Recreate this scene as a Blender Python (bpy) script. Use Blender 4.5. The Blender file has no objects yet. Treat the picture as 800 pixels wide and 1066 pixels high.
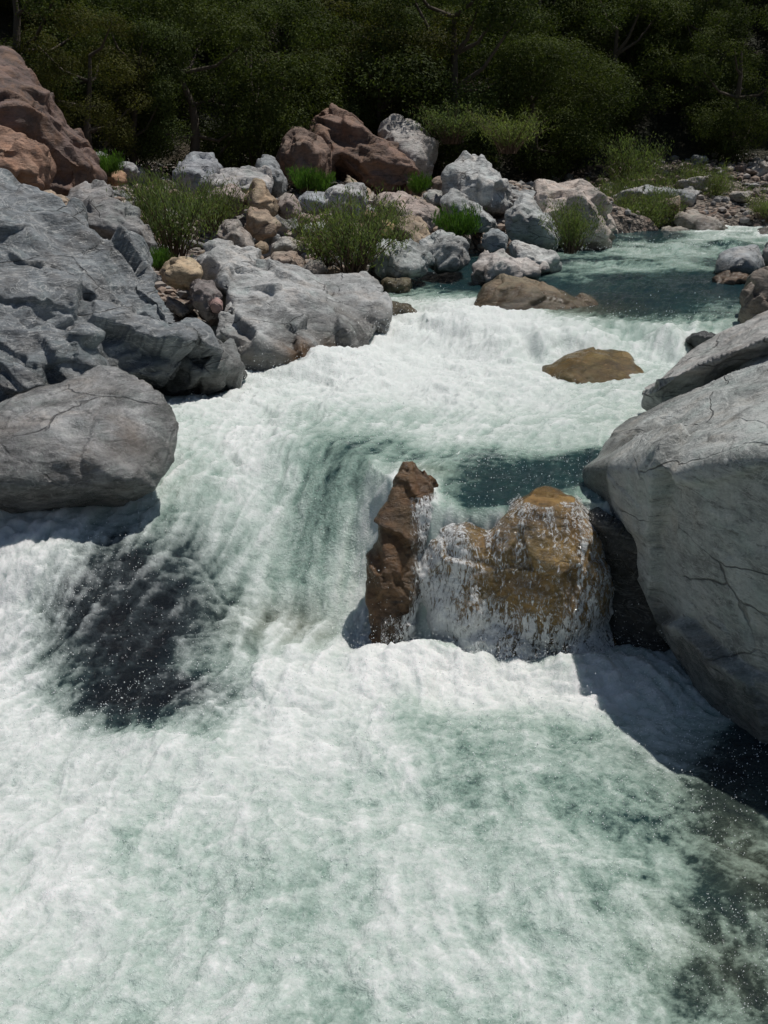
import bpy, bmesh, math, random
import numpy as np
from mathutils import Vector, Matrix
from mathutils.bvhtree import BVHTree

random.seed(7); rng = np.random.default_rng(11)
scene = bpy.context.scene
COL = scene.collection

# ------------------------------------------------------------ camera
F = 1143.0; PITCH = math.radians(17.6); CH = 3.0
cp, sp = math.cos(PITCH), math.sin(PITCH)
def ray(px, py):
    x = (px-400)/F; y = (533-py)/F
    return np.array([x, cp + y*sp, -sp + y*cp])
def P(px, py, d):
    r = ray(px, py); r = r*(d/r[1]); return np.array([r[0], r[1], CH+r[2]])
def PZ(px, py, z):
    r = ray(px, py); r = r*((z-CH)/r[2]); return np.array([r[0], r[1], z])

cam = bpy.data.cameras.new('camera'); camo = bpy.data.objects.new('camera', cam); COL.objects.link(camo)
cam.sensor_fit = 'VERTICAL'; cam.angle = 2*math.atan(533/F); cam.clip_end = 600; cam.clip_start = .05
cam.sensor_height = 24; cam.lens = 12/math.tan(math.atan(533/F))
camo.location = (0, 0, CH); camo.rotation_euler = (math.pi/2-PITCH, 0, 0); scene.camera = camo

# ------------------------------------------------------------ light
SUN_EL, SUN_AZ = math.radians(71), math.radians(58)      # azimuth from +Y towards +X
w = bpy.data.worlds.new('World'); scene.world = w; w.use_nodes = True
nt = w.node_tree; bg = nt.nodes['Background']
sky = nt.nodes.new('ShaderNodeTexSky'); sky.sky_type = 'NISHITA'; sky.sun_disc = False
sky.sun_elevation = SUN_EL; sky.sun_rotation = SUN_AZ; sky.air_density = 1.2; sky.dust_density = .6
nt.links.new(sky.outputs[0], bg.inputs[0]); bg.inputs[1].default_value = 0.055
sl = bpy.data.lights.new('sun', 'SUN'); sl.energy = 4.2; sl.angle = math.radians(.6); sl.color = (1, .96, .9)
so = bpy.data.objects.new('sun', sl); COL.objects.link(so)
sdir = Vector((math.sin(SUN_AZ)*math.cos(SUN_EL), math.cos(SUN_AZ)*math.cos(SUN_EL), math.sin(SUN_EL)))
so.rotation_euler = sdir.to_track_quat('Z', 'Y').to_euler(); so.location = (0, 20, 40)
scene.view_settings.view_transform = 'Standard'; scene.view_settings.look = 'None'
scene.view_settings.gamma = 1; scene.view_settings.exposure = -0.22

# ------------------------------------------------------------ noise
def _h(ix, iy, iz, s):
    with np.errstate(over='ignore'):
        h = (ix.astype(np.uint32)*np.uint32(374761393) + iy.astype(np.uint32)*np.uint32(668265263) + iz.astype(np.uint32)*np.uint32(2147483647 - 1640531) + np.uint32(s*2654435 + 97))
        h = (h ^ (h >> np.uint32(13)))*np.uint32(1274126177)
        h = (h ^ (h >> np.uint32(16)))*np.uint32(2246822519)
        return h ^ (h >> np.uint32(13))
def g3(x, y, z, s=0):
    xi, yi, zi = np.floor(x), np.floor(y), np.floor(z)
    fx, fy, fz = x-xi, y-yi, z-zi
    xi, yi, zi = xi.astype(np.int64), yi.astype(np.int64), zi.astype(np.int64)
    u, v, t = (q*q*q*(q*(q*6-15)+10) for q in (fx, fy, fz))
    def c(a, b, d):
        h = _h(xi+a, yi+b, zi+d, s)
        gx = ((h & np.uint32(1023)).astype(np.float64)/511.5-1)
        gy = (((h >> np.uint32(10)) & np.uint32(1023)).astype(np.float64)/511.5-1)
        gz = (((h >> np.uint32(20)) & np.uint32(1023)).astype(np.float64)/511.5-1)
        return gx*(fx-a)+gy*(fy-b)+gz*(fz-d)
    def L(a, b, k): return a+(b-a)*k
    return 1.3*L(L(L(c(0,0,0), c(1,0,0), u), L(c(0,1,0), c(1,1,0), u), v),
             L(L(c(0,0,1), c(1,0,1), u), L(c(0,1,1), c(1,1,1), u), v), t)
def g2(x, y, s=0):
    xi, yi = np.floor(x), np.floor(y); fx, fy = x-xi, y-yi
    xi, yi = xi.astype(np.int64), yi.astype(np.int64)
    u, v = (q*q*q*(q*(q*6-15)+10) for q in (fx, fy)); zi = np.zeros_like(xi)
    def c(a, b):
        h = _h(xi+a, yi+b, zi, s)
        an = (h & np.uint32(4095)).astype(np.float64)*(2*math.pi/4096)
        return np.cos(an)*(fx-a)+np.sin(an)*(fy-b)
    return 1.4*((c(0,0)*(1-u)+c(1,0)*u)*(1-v)+(c(0,1)*(1-u)+c(1,1)*u)*v)
def fbm3(x, y, z, o=4, s=0, ridge=False, g=.5):
    r = 0; a = 1; t = 0
    for i in range(o):
        n = g3(x, y, z, s+i)
        r = r + a*((1-2*np.abs(n)) if ridge else n); t += a; a *= g; x, y, z = x*2.03+7.1, y*2.03+3.3, z*2.03+5.7
    return r/t
def fbm2(x, y, o=4, s=0, ridge=False, g=.5):
    r = 0; a = 1; t = 0
    for i in range(o):
        n = g2(x, y, s+i)
        r = r + a*((1-2*np.abs(n)) if ridge else n); t += a; a *= g; x, y = x*2.03+7.1, y*2.03+3.3
    return r/t
def sst(a, b, x):
    t = np.clip((x-a)/(b-a), 0, 1); return t*t*(3-2*t)

# ------------------------------------------------------------ object helpers
def tag(o, label=None, cat=None, group=None, kind=None):
    if label: o['label'] = label
    if cat: o['category'] = cat
    if group: o['group'] = group
    if kind: o['kind'] = kind
    return o
def npmesh(name, verts, faces, mat=None, smooth=True, attrs=None):
    me = bpy.data.meshes.new(name); faces = np.asarray(faces, dtype=np.int32); n = faces.shape[1]
    me.vertices.add(len(verts)); me.vertices.foreach_set('co', np.asarray(verts, dtype=np.float32).ravel())
    me.loops.add(faces.size); me.loops.foreach_set('vertex_index', faces.ravel())
    me.polygons.add(len(faces)); me.polygons.foreach_set('loop_start', np.arange(0, faces.size, n, dtype=np.int32))
    me.polygons.foreach_set('use_smooth', np.full(len(faces), smooth))
    me.update(calc_edges=True)
    for k, v in (attrs or {}).items():
        a = me.attributes.new(k, 'FLOAT', 'POINT'); a.data.foreach_set('value', np.asarray(v, dtype=np.float32))
    if mat: me.materials.append(mat)
    return me
def link(name, me, parent=None):
    o = bpy.data.objects.new(name, me); COL.objects.link(o)
    if parent is not None: o.parent = parent
    return o
def empty(name, loc=(0, 0, 0)):
    o = bpy.data.objects.new(name, None); COL.objects.link(o); o.location = loc; return o
def gridfaces(nr, nc):
    i = np.arange(nr*nc).reshape(nr, nc)
    return np.stack([i[:-1, :-1], i[:-1, 1:], i[1:, 1:], i[1:, :-1]], -1).reshape(-1, 4)

# ------------------------------------------------------------ node helpers
class NT:
    def __init__(s, name):
        s.m = bpy.data.materials.new(name); s.m.use_nodes = True; s.t = s.m.node_tree
        s.b = s.t.nodes['Principled BSDF']; s.out = s.t.nodes['Material Output']
    def n(s, kind, **kw):
        x = s.t.nodes.new(kind)
        for k, v in kw.items():
            if hasattr(x, k): setattr(x, k, v)
        return x
    def set(s, inp, v):
        if isinstance(v, bpy.types.NodeSocket): s.t.links.new(v, inp)
        elif isinstance(v, (tuple, list)): inp.default_value = tuple(v) if len(v) != 3 or inp.type != 'RGBA' else (*v, 1)
        else: inp.default_value = v
    def math(s, op, a, b=None, c=None, clamp=False):
        x = s.n('ShaderNodeMath', operation=op, use_clamp=clamp)
        for i, v in enumerate((a, b, c)):
            if v is not None: s.set(x.inputs[i], v)
        return x.outputs[0]
    def vmath(s, op, a, b):
        x = s.n('ShaderNodeVectorMath', operation=op); s.set(x.inputs[0], a)
        if op == 'SCALE': s.set(x.inputs['Scale'], b)
        else: s.set(x.inputs[1], b)
        return x.outputs[0]
    def mix(s, f, a, b, bt='MIX'):
        x = s.n('ShaderNodeMix', data_type='RGBA', blend_type=bt); s.set(x.inputs[0], f); s.set(x.inputs[6], a); s.set(x.inputs[7], b); return x.outputs[2]
    def mf(s, f, a, b):
        x = s.n('ShaderNodeMix', data_type='FLOAT'); s.set(x.inputs[0], f); s.set(x.inputs[2], a); s.set(x.inputs[3], b); return x.outputs[0]
    def rng(s, v, a, b, c=0, d=1):
        x = s.n('ShaderNodeMapRange'); x.interpolation_type = 'SMOOTHSTEP'; s.set(x.inputs[0], v)
        for i, q in enumerate((a, b, c, d)): s.set(x.inputs[i+1], q)
        return x.outputs[0]
    def noise(s, vec, scale, detail=5, rough=.55, dist=0, typ=None):
        x = s.n('ShaderNodeTexNoise')
        if typ: x.noise_type = typ
        if vec is not None: s.set(x.inputs['Vector'], vec)
        s.set(x.inputs['Scale'], scale); s.set(x.inputs['Detail'], detail); s.set(x.inputs['Roughness'], rough); s.set(x.inputs['Distortion'], dist)
        return x.outputs[0]
    def attr(s, name, typ='GEOMETRY', out='Fac'):
        x = s.n('ShaderNodeAttribute', attribute_type=typ, attribute_name=name); return x.outputs[out]
    def bump(s, h, strength, dist, normal=None):
        x = s.n('ShaderNodeBump'); s.set(x.inputs['Strength'], strength); s.set(x.inputs['Distance'], dist); s.set(x.inputs['Height'], h)
        if normal is not None: s.set(x.inputs['Normal'], normal)
        return x.outputs[0]
    def ramp(s, f, stops):
        x = s.n('ShaderNodeValToRGB'); s.set(x.inputs[0], f); e = x.color_ramp.elements
        while len(e) < len(stops): e.new(.5)
        for k, (p, c) in enumerate(stops): e[k].position = p; e[k].color = (*c, 1)
        return x.outputs[0]
    def coord(s, k='Object'): return s.n('ShaderNodeTexCoord').outputs[k]

# ------------------------------------------------------------ materials
def rock_material():
    m = NT('river_rock'); oi = m.n('ShaderNodeObjectInfo'); base = oi.outputs['Color']
    co = m.vmath('ADD', m.coord(), m.vmath('SCALE', (37., 91., 53.), oi.outputs['Random']))
    st = m.n('ShaderNodeMapping'); m.set(st.inputs[0], co); st.inputs['Rotation'].default_value = (.5, .7, .3); st.inputs['Scale'].default_value = (1, 1, 3.2)
    sc = st.outputs[0]
    big = m.noise(co, 1.7, 5, .6, .4); mid = m.noise(sc, 5, 7, .65, .8); fine = m.noise(co, 38, 5, .7)
    v = m.math('ADD', m.math('MULTIPLY', big, .5), m.math('ADD', m.math('MULTIPLY', mid, .38), m.math('MULTIPLY', fine, .22)))
    k = m.rng(v, .37, .68, .36, 1.48)
    kk = m.n('ShaderNodeCombineColor'); [m.set(kk.inputs[i], k) for i in range(3)]
    c = m.mix(1., base, kk.outputs[0], 'MULTIPLY')
    # hue variation: greenish / warm patches
    hv = m.noise(co, 3.1, 4, .6)
    c = m.mix(m.math('MULTIPLY', m.rng(hv, .5, .7), .35), c, m.mix(1., c, (.82, 1.02, .98), 'MULTIPLY'))
    c = m.mix(m.math('MULTIPLY', m.rng(hv, .5, .3), .35), c, m.mix(1., c, (1.18, .96, .8), 'MULTIPLY'))
    # pale veins
    vn = m.math('ABSOLUTE', m.math('SUBTRACT', m.noise(sc, 2.2, 5, .6, 1.5), .5))
    vein = m.math('MULTIPLY', m.rng(vn, .022, .0), m.attr('vein', 'OBJECT'))
    c = m.mix(m.math('MULTIPLY', vein, .55), c, (.62, .62, .6))
    # rust
    rn = m.noise(co, 2.6, 6, .7, .6)
    rust = m.math('MULTIPLY', m.rng(rn, .47, .62), m.attr('rust', 'OBJECT'))
    c = m.mix(rust, c, m.mix(fine, (.20, .095, .045), (.34, .19, .09)))
    ru2 = m.math('MULTIPLY', m.attr('stain'), m.rng(rn, .35, .55)); c = m.mix(ru2, c, (.22, .115, .045))
    # dark lichen specks, crevice dirt deepened with painted shade
    sp_ = m.rng(m.noise(sc, 9, 8, .75), .54, .66); c = m.mix(m.math('MULTIPLY', sp_, .6), c, (.06, .06, .055))
    wv = m.n('ShaderNodeTexNoise'); m.set(wv.inputs['Vector'], co); wv.inputs['Scale'].default_value = 2.5; wv.inputs['Detail'].default_value = 4
    vc = m.n('ShaderNodeTexVoronoi', feature='DISTANCE_TO_EDGE'); vc.inputs['Scale'].default_value = .8
    m.set(vc.inputs['Vector'], m.vmath('ADD', sc, m.vmath('SCALE', wv.outputs['Color'], .35)))
    crack = m.math('MULTIPLY', m.rng(vc.outputs['Distance'], .011, .002), m.rng(m.noise(co, 1.6, 3), .45, .6))
    crack = m.math('MULTIPLY', crack, m.math('SUBTRACT', 1, m.math('MULTIPLY', m.attr('wet'), .85)))
    c = m.mix(m.math('MULTIPLY', crack, .55), c, (.045, .04, .035))
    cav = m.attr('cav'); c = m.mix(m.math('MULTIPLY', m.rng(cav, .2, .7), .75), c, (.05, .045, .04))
    wet = m.attr('wet')
    c = m.mix(m.math('MULTIPLY', wet, .8), c, m.mix(1., c, (.27, .26, .24), 'MULTIPLY'))
    m.set(m.b.inputs['Base Color'], c)
    gl = m.math('ADD', m.attr('gloss', 'OBJECT'), .18)
    rr = m.math('SUBTRACT', m.mf(fine, .72, .95), m.math('MULTIPLY', gl, m.mf(mid, .78, .42)))
    m.set(m.b.inputs['Roughness'], m.mf(wet, rr, .16))
    m.b.inputs['IOR'].default_value = 1.42
    h = m.math('ADD', m.math('MULTIPLY', mid, .5), m.math('MULTIPLY', m.noise(co, 22, 8, .72), .5))
    h = m.math('SUBTRACT', h, m.math('MULTIPLY', crack, .5))
    m.set(m.b.inputs['Normal'], m.bump(h, m.mf(wet, .9, .7), .06))
    return m.m
ROCK = rock_material()

def ground_material():
    m = NT('bank_gravel'); co = m.coord()
    vo = m.n('ShaderNodeTexVoronoi'); m.set(vo.inputs['Vector'], co); vo.inputs['Scale'].default_value = 9
    vo2 = m.n('ShaderNodeTexVoronoi'); m.set(vo2.inputs['Vector'], co); vo2.inputs['Scale'].default_value = 26
    n = m.noise(co, 1.2, 5)
    c1 = m.mix(m.rng(n, .4, .6), (.17, .14, .115), (.16, .095, .065))
    sa = m.n('ShaderNodeSeparateColor'); m.set(sa.inputs[0], vo.outputs['Color']); sb = m.n('ShaderNodeSeparateColor'); m.set(sb.inputs[0], vo2.outputs['Color'])
    c2 = m.mix(m.math('MULTIPLY', sa.outputs[0], .7), c1, (.38, .33, .28)); c2 = m.mix(m.math('MULTIPLY', sb.outputs[0], .5), c2, (.09, .075, .06))
    c2 = m.mix(m.rng(vo.outputs[0], .45, .7), c2, (.03, .025, .02))
    hill = m.attr('hill')
    c2 = m.mix(hill, c2, m.mix(m.rng(m.noise(co, .6, 6), .4, .65), (.018, .022, .01), (.05, .036, .02)))
    m.set(m.b.inputs['Base Color'], c2); m.b.inputs['Roughness'].default_value = .9
    h = m.math('ADD', m.math('MULTIPLY', vo.outputs[0], -1), m.math('MULTIPLY', vo2.outputs[0], -.4))
    m.set(m.b.inputs['Normal'], m.bump(h, 1, .08))
    return m.m
GROUND = ground_material()

def leaf_material(name, c1, c2, trans=.35):
    m = NT(name); geo = m.n('ShaderNodeNewGeometry'); oi = m.n('ShaderNodeObjectInfo')
    r = m.math('FRACT', m.math('ADD', geo.outputs['Random Per Island'], 0))
    c = m.mix(r, c1, c2)
    c = m.mix(m.math('MULTIPLY', oi.outputs['Random'], .5), c, m.mix(1., c, (1.25, 1.1, .8), 'MULTIPLY'))
    cl = m.noise(m.coord(), 1.1, 2); k = m.rng(cl, .35, .65, .7, 1.3)
    kk = m.n('ShaderNodeCombineColor'); [m.set(kk.inputs[i], k) for i in range(3)]
    c = m.mix(1., c, kk.outputs[0], 'MULTIPLY')
    m.set(m.b.inputs['Base Color'], c); m.b.inputs['Roughness'].default_value = .65; m.b.inputs['Specular IOR Level'].default_value = .1
    tr = m.n('ShaderNodeBsdfTranslucent'); m.set(tr.inputs[0], m.mix(1., c, (1.2, 1.3, .6), 'MULTIPLY'))
    mx = m.n('ShaderNodeMixShader'); mx.inputs[0].default_value = trans
    m.t.links.new(m.b.outputs[0], mx.inputs[1]); m.t.links.new(tr.outputs[0], mx.inputs[2]); m.t.links.new(mx.outputs[0], m.out.inputs[0])
    return m.m
LEAF_TREE = leaf_material('evergreen_leaves', (.034, .054, .016), (.078, .098, .032), .3)
LEAF_OLIVE = leaf_material('olive_leaves', (.05, .06, .018), (.085, .085, .03), .35)
LEAF_BUSH = leaf_material('willow_leaves', (.085, .13, .045), (.18, .22, .10), .4)
LEAF_GREEN = leaf_material('sedge_leaves', (.05, .13, .02), (.12, .22, .05), .4)
def bark_material():
    m = NT('bark'); co = m.coord(); n = m.noise(co, 9, 5, .7)
    m.set(m.b.inputs['Base Color'], m.mix(n, (.03, .022, .016), (.12, .095, .07))); m.b.inputs['Roughness'].default_value = .9
    m.set(m.b.inputs['Normal'], m.bump(n, .6, .03)); return m.m
BARK = bark_material()
def stem_material():
    m = NT('stem_bark'); n = m.noise(m.coord(), 20, 3)
    m.set(m.b.inputs['Base Color'], m.mix(n, (.05, .028, .018), (.13, .085, .05))); m.b.inputs['Roughness'].default_value = .8; return m.m
STEM = stem_material()

def water_material():
    m = NT('whitewater'); co = m.coord()
    a = m.attr('aer'); rk = m.attr('bed'); br = m.attr('brown')
    f1 = m.noise(co, 60, 4, .7, .5); f2 = m.noise(co, 22, 5, .7, 1.)
    af = m.math('ADD', a, m.math('MULTIPLY', m.math('SUBTRACT', f2, .5), .22))
    c = m.ramp(af, [(0, (.006, .024, .034)), (.2, (.020, .055, .056)), (.4, (.26, .37, .315)), (.62, (.50, .60, .545)), (.86, (.68, .72, .695)), (1, (.82, .83, .82))])
    dk = m.ramp(af, [(0, (.009, .012, .015)), (.25, (.035, .045, .05)), (.5, (.25, .27, .27)), (.75, (.5, .54, .53)), (1, (.82, .83, .82))])
    bw = m.ramp(af, [(0, (.035, .028, .012)), (.25, (.10, .085, .045)), (.5, (.27, .27, .2)), (.75, (.6, .64, .58)), (1, (.82, .83, .82))])
    c = m.mix(rk, c, dk); c = m.mix(br, c, bw)
    m.set(m.b.inputs['Base Color'], c)
    fo = m.rng(af, .5, .95)
    m.set(m.b.inputs['Roughness'], m.mf(fo, .07, .5)); m.b.inputs['IOR'].default_value = 1.33
    m.set(m.b.inputs['Subsurface Weight'], m.math('MULTIPLY', fo, .8)); m.b.inputs['Subsurface Radius'].default_value = (.9, 1., .97); m.b.inputs['Subsurface Scale'].default_value = .09
    h = m.math('ADD', m.math('MULTIPLY', f1, .5), f2)
    m.set(m.b.inputs['Normal'], m.bump(h, m.mf(fo, .85, .75), .026))
    return m.m
WATER = water_material()

# ------------------------------------------------------------ river geometry
def XL(Y): return np.interp(Y, [0, 5, 7, 9, 10.3, 12, 13.5, 15.5, 20, 24, 27], [-5, -4.6, -4.2, -3.2, -2.5, -2.0, -1.35, -.3, 1.6, 4.6, 9])
def XR(Y): return np.interp(Y, [0, 5, 7, 9, 10, 12.5, 14, 17, 20, 27], [3.2, 2.8, 2.5, 2.9, 3.6, 4.9, 6.4, 8.8, 14, 40])
YF = 26.4
CR1X = [-4, -2.6, -1.6, -.9, -.45, -.2, .05, .3, 2.5]
def base_level(X, Y):
    yc = np.interp(X, CR1X, [8.3, 8.6, 8.7, 8.7, 8.5, 8.0, 7.3, 6.88, 6.88])
    yb = np.interp(X, CR1X, [5.9, 5.8, 5.7, 6.1, 6.35, 6.6, 6.75, 6.62, 6.62])
    t = np.clip((Y-yb)/(yc-yb), 0, 1); t = t*t*(3-2*t)
    z = .92*t + .013*np.clip(Y-8, 0, 5)*1.0
    # second step
    yc2 = np.interp(X, [-2, -.5, .4, 1.0, 1.6, 5], [14.2, 14.4, 15.0, 13.2, 12.75, 12.75])
    yb2 = np.interp(X, [-2, -.5, .4, 1.0, 1.6, 5], [11.5, 11.6, 12.6, 12.45, 12.35, 12.35])
    wob = .22*np.sin(X*3.3+1.3*np.sin(X*2.1))+.12*np.sin(X*9.7+2*np.sin(X*3.7)); yc2 = yc2+wob*.5; yb2 = yb2+wob*1.6-.65
    t2 = np.clip((Y-yb2)/(yc2-yb2), 0, 1); t2 = t2*t2*(3-2*t2)
    z = z + .28*t2 + .024*np.clip(Y-13, 0, 14)
    return z
# aeration authored at places seen in the photograph, kept as points of the world
CTRL = """50,1050,.74 200,1050,.70 350,1050,.64 500,1050,.64 620,1050,.56 770,1050,.38 50,950,.82 180,930,.66 320,930,.66 450,930,.72 560,900,.56 680,930,.5 770,900,.27 785,970,.32 620,550,.6 645,610,.6 600,535,.4
60,870,.86 170,860,.68 300,850,.72 400,830,.72 500,810,.48 600,800,.40 700,830,.33 780,830,.18 50,800,.88 180,805,.92 280,790,.9 360,760,.85 440,760,.55 540,760,.6 640,790,.42 700,775,.6 760,800,.12
300,720,.95 380,700,1 460,700,1 540,710,.98 620,720,.98 680,750,.85 720,710,.6 660,680,.8 30,700,.95 20,620,.97 60,580,.97 10,760,.92 80,790,.88 10,570,.9 100,560,.9 150,540,.8
120,620,.02 140,680,0 170,730,.04 90,680,.04 190,610,.16 130,590,.15 160,650,.05 110,720,.1 200,700,.2 70,700,.25 70,650,.5 220,740,.6 240,560,.5 260,620,.45 280,500,.85 250,460,.88 210,500,.6 200,440,.65 300,560,.75 290,650,.6 340,650,.5 320,600,.45 330,700,.85 190,540,.4 220,680,.5
345,500,.24 340,560,.24 362,600,.28 330,460,.35 355,530,.2 370,490,.2 335,600,.35 322,540,.36 395,465,.2 310,500,.55 390,470,.28 400,500,.5 372,620,1 380,580,1 392,545,1 410,510,.7 385,650,1 400,440,.6 460,450,.72 560,450,.66 630,440,.6 500,482,.15 560,500,.08 440,478,.3 600,490,.1 520,510,.1
300,405,.9 250,420,.95 350,410,.98 450,400,.97 550,420,.85 640,420,.75 320,435,.5 380,430,.75 200,420,.9 280,440,.9 350,380,1 420,370,.95 390,345,1 440,320,.92 470,350,.97 540,350,.98 620,345,1 700,347,1 730,355,.85 690,372,.6 560,375,.8 520,400,.9 640,405,.7
420,300,.2 470,290,.08 640,318,.05 700,310,.08 750,322,.3 700,290,.04 620,292,.1 760,300,.06 700,327,.05 640,330,.1 750,330,.2 580,285,.2 600,273,.38 660,271,.55 720,273,.25 650,264,.35 700,259,.62 740,255,.4 600,262,.15 560,285,.1 620,284,.3 660,280,.15 680,249,.12 770,246,.7 800,262,.3 560,300,.1"""
cx, cy, ca = [], [], []
for tok in CTRL.split():
    a, b, c = (float(q) for q in tok.split(','))
    # intersect the ray with the water profile
    r = ray(a, b); z = .5
    for _ in range(30):
        p = r*((z-CH)/r[2]); z = .6*z + .4*float(base_level(np.array([p[0]]), np.array([p[1]]))[0])
    cx.append(p[0]); cy.append(p[1]); ca.append(c)
cx, cy, ca = map(np.array, (cx, cy, ca))
def lookup(X, Y, val, sig=.034):
    # evaluated on a coarse fan of points, then interpolated
    uu = np.linspace(-.9, .9, 300); vv = np.linspace(math.log(.5), math.log(42), 420)
    U, V = np.meshgrid(uu, vv); YY = np.exp(V); T = lookup_exact(U*YY, YY, val, sig)
    a = np.clip((X/np.maximum(Y, .5)+.9)/1.8*299, 0, 298.99); b = np.clip((np.log(np.maximum(Y, .5))-vv[0])/(vv[-1]-vv[0])*419, 0, 418.99)
    i, j = a.astype(int), b.astype(int); a = a-i; b = b-j
    return (T[j, i]*(1-a)+T[j, i+1]*a)*(1-b)+(T[j+1, i]*(1-a)+T[j+1, i+1]*a)*b
def lookup_exact(X, Y, val, sig=.034):
    u, v = X/np.maximum(Y, .5), np.log(np.maximum(Y, .5)); uc, vc = cx/cy, np.log(cy)
    num = np.zeros_like(X); den = np.full_like(X, 1e-9)
    for k in range(len(val)):
        d2 = (u-uc[k])**2/(sig*sig) + (v-vc[k])**2/((sig*1.9)**2)
        ww = np.exp(-np.minimum(d2, 18)) ; ww = ww + 1e-5/(1+d2)
        num += ww*val[k]; den += ww
    return num/den
# flow field
FL = [(5, 17, -.7, -.7), (3, 14, -.4, -1), (1, 11.5, -.75, -.6), (-1, 11, -.6, -.6), (-1.2, 9, .0, -1), (.6, 9, -.3, -1), (-.35, 7.6, -.25, -1), (-1.7, 7.2, -.35, -1), (-2.6, 6.8, -.5, -1),
      (.7, 6, .0, -1), (0, 4.5, .35, -1), (1.6, 5, .7, -.7), (-1.5, 4.5, -.3, -1), (8, 22, -1, -.3), (4, 21, -.9, -.5)]
def flow(X, Y):
    vx = np.zeros_like(X); vy = np.zeros_like(X); wt = np.full_like(X, 1e-9)
    for a, b, c, d in FL:
        ww = 1/(((X-a)/b*8)**2+((Y-b)/b*5)**2+.15)**1.5; vx += ww*c; vy += ww*d; wt += ww
    vx /= wt; vy /= wt
    e = .02; s = .9+.08*Y; q = .3
    vx += q*(g2(X/s*2.3, (Y+e)/s*2.3, 5)-g2(X/s*2.3, Y/s*2.3, 5))/e*.25*s
    vy -= q*(g2((X+e)/s*2.3, Y/s*2.3, 5)-g2(X/s*2.3, Y/s*2.3, 5))/e*.25*s
    l = np.hypot(vx, vy)+1e-6; return vx/l, vy/l

def bumpf(X, Y, x0, y0, rx, ry): return np.exp(-(((X-x0)/rx)**2+((Y-y0)/ry)**2))
def px2(px, py, z=.5):
    r = ray(px, py); 
    for _ in range(30):
        p = r*((z-CH)/r[2]); z = .6*z+.4*float(base_level(np.array([p[0]]), np.array([p[1]]))[0])
    return p[0], p[1]

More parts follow.
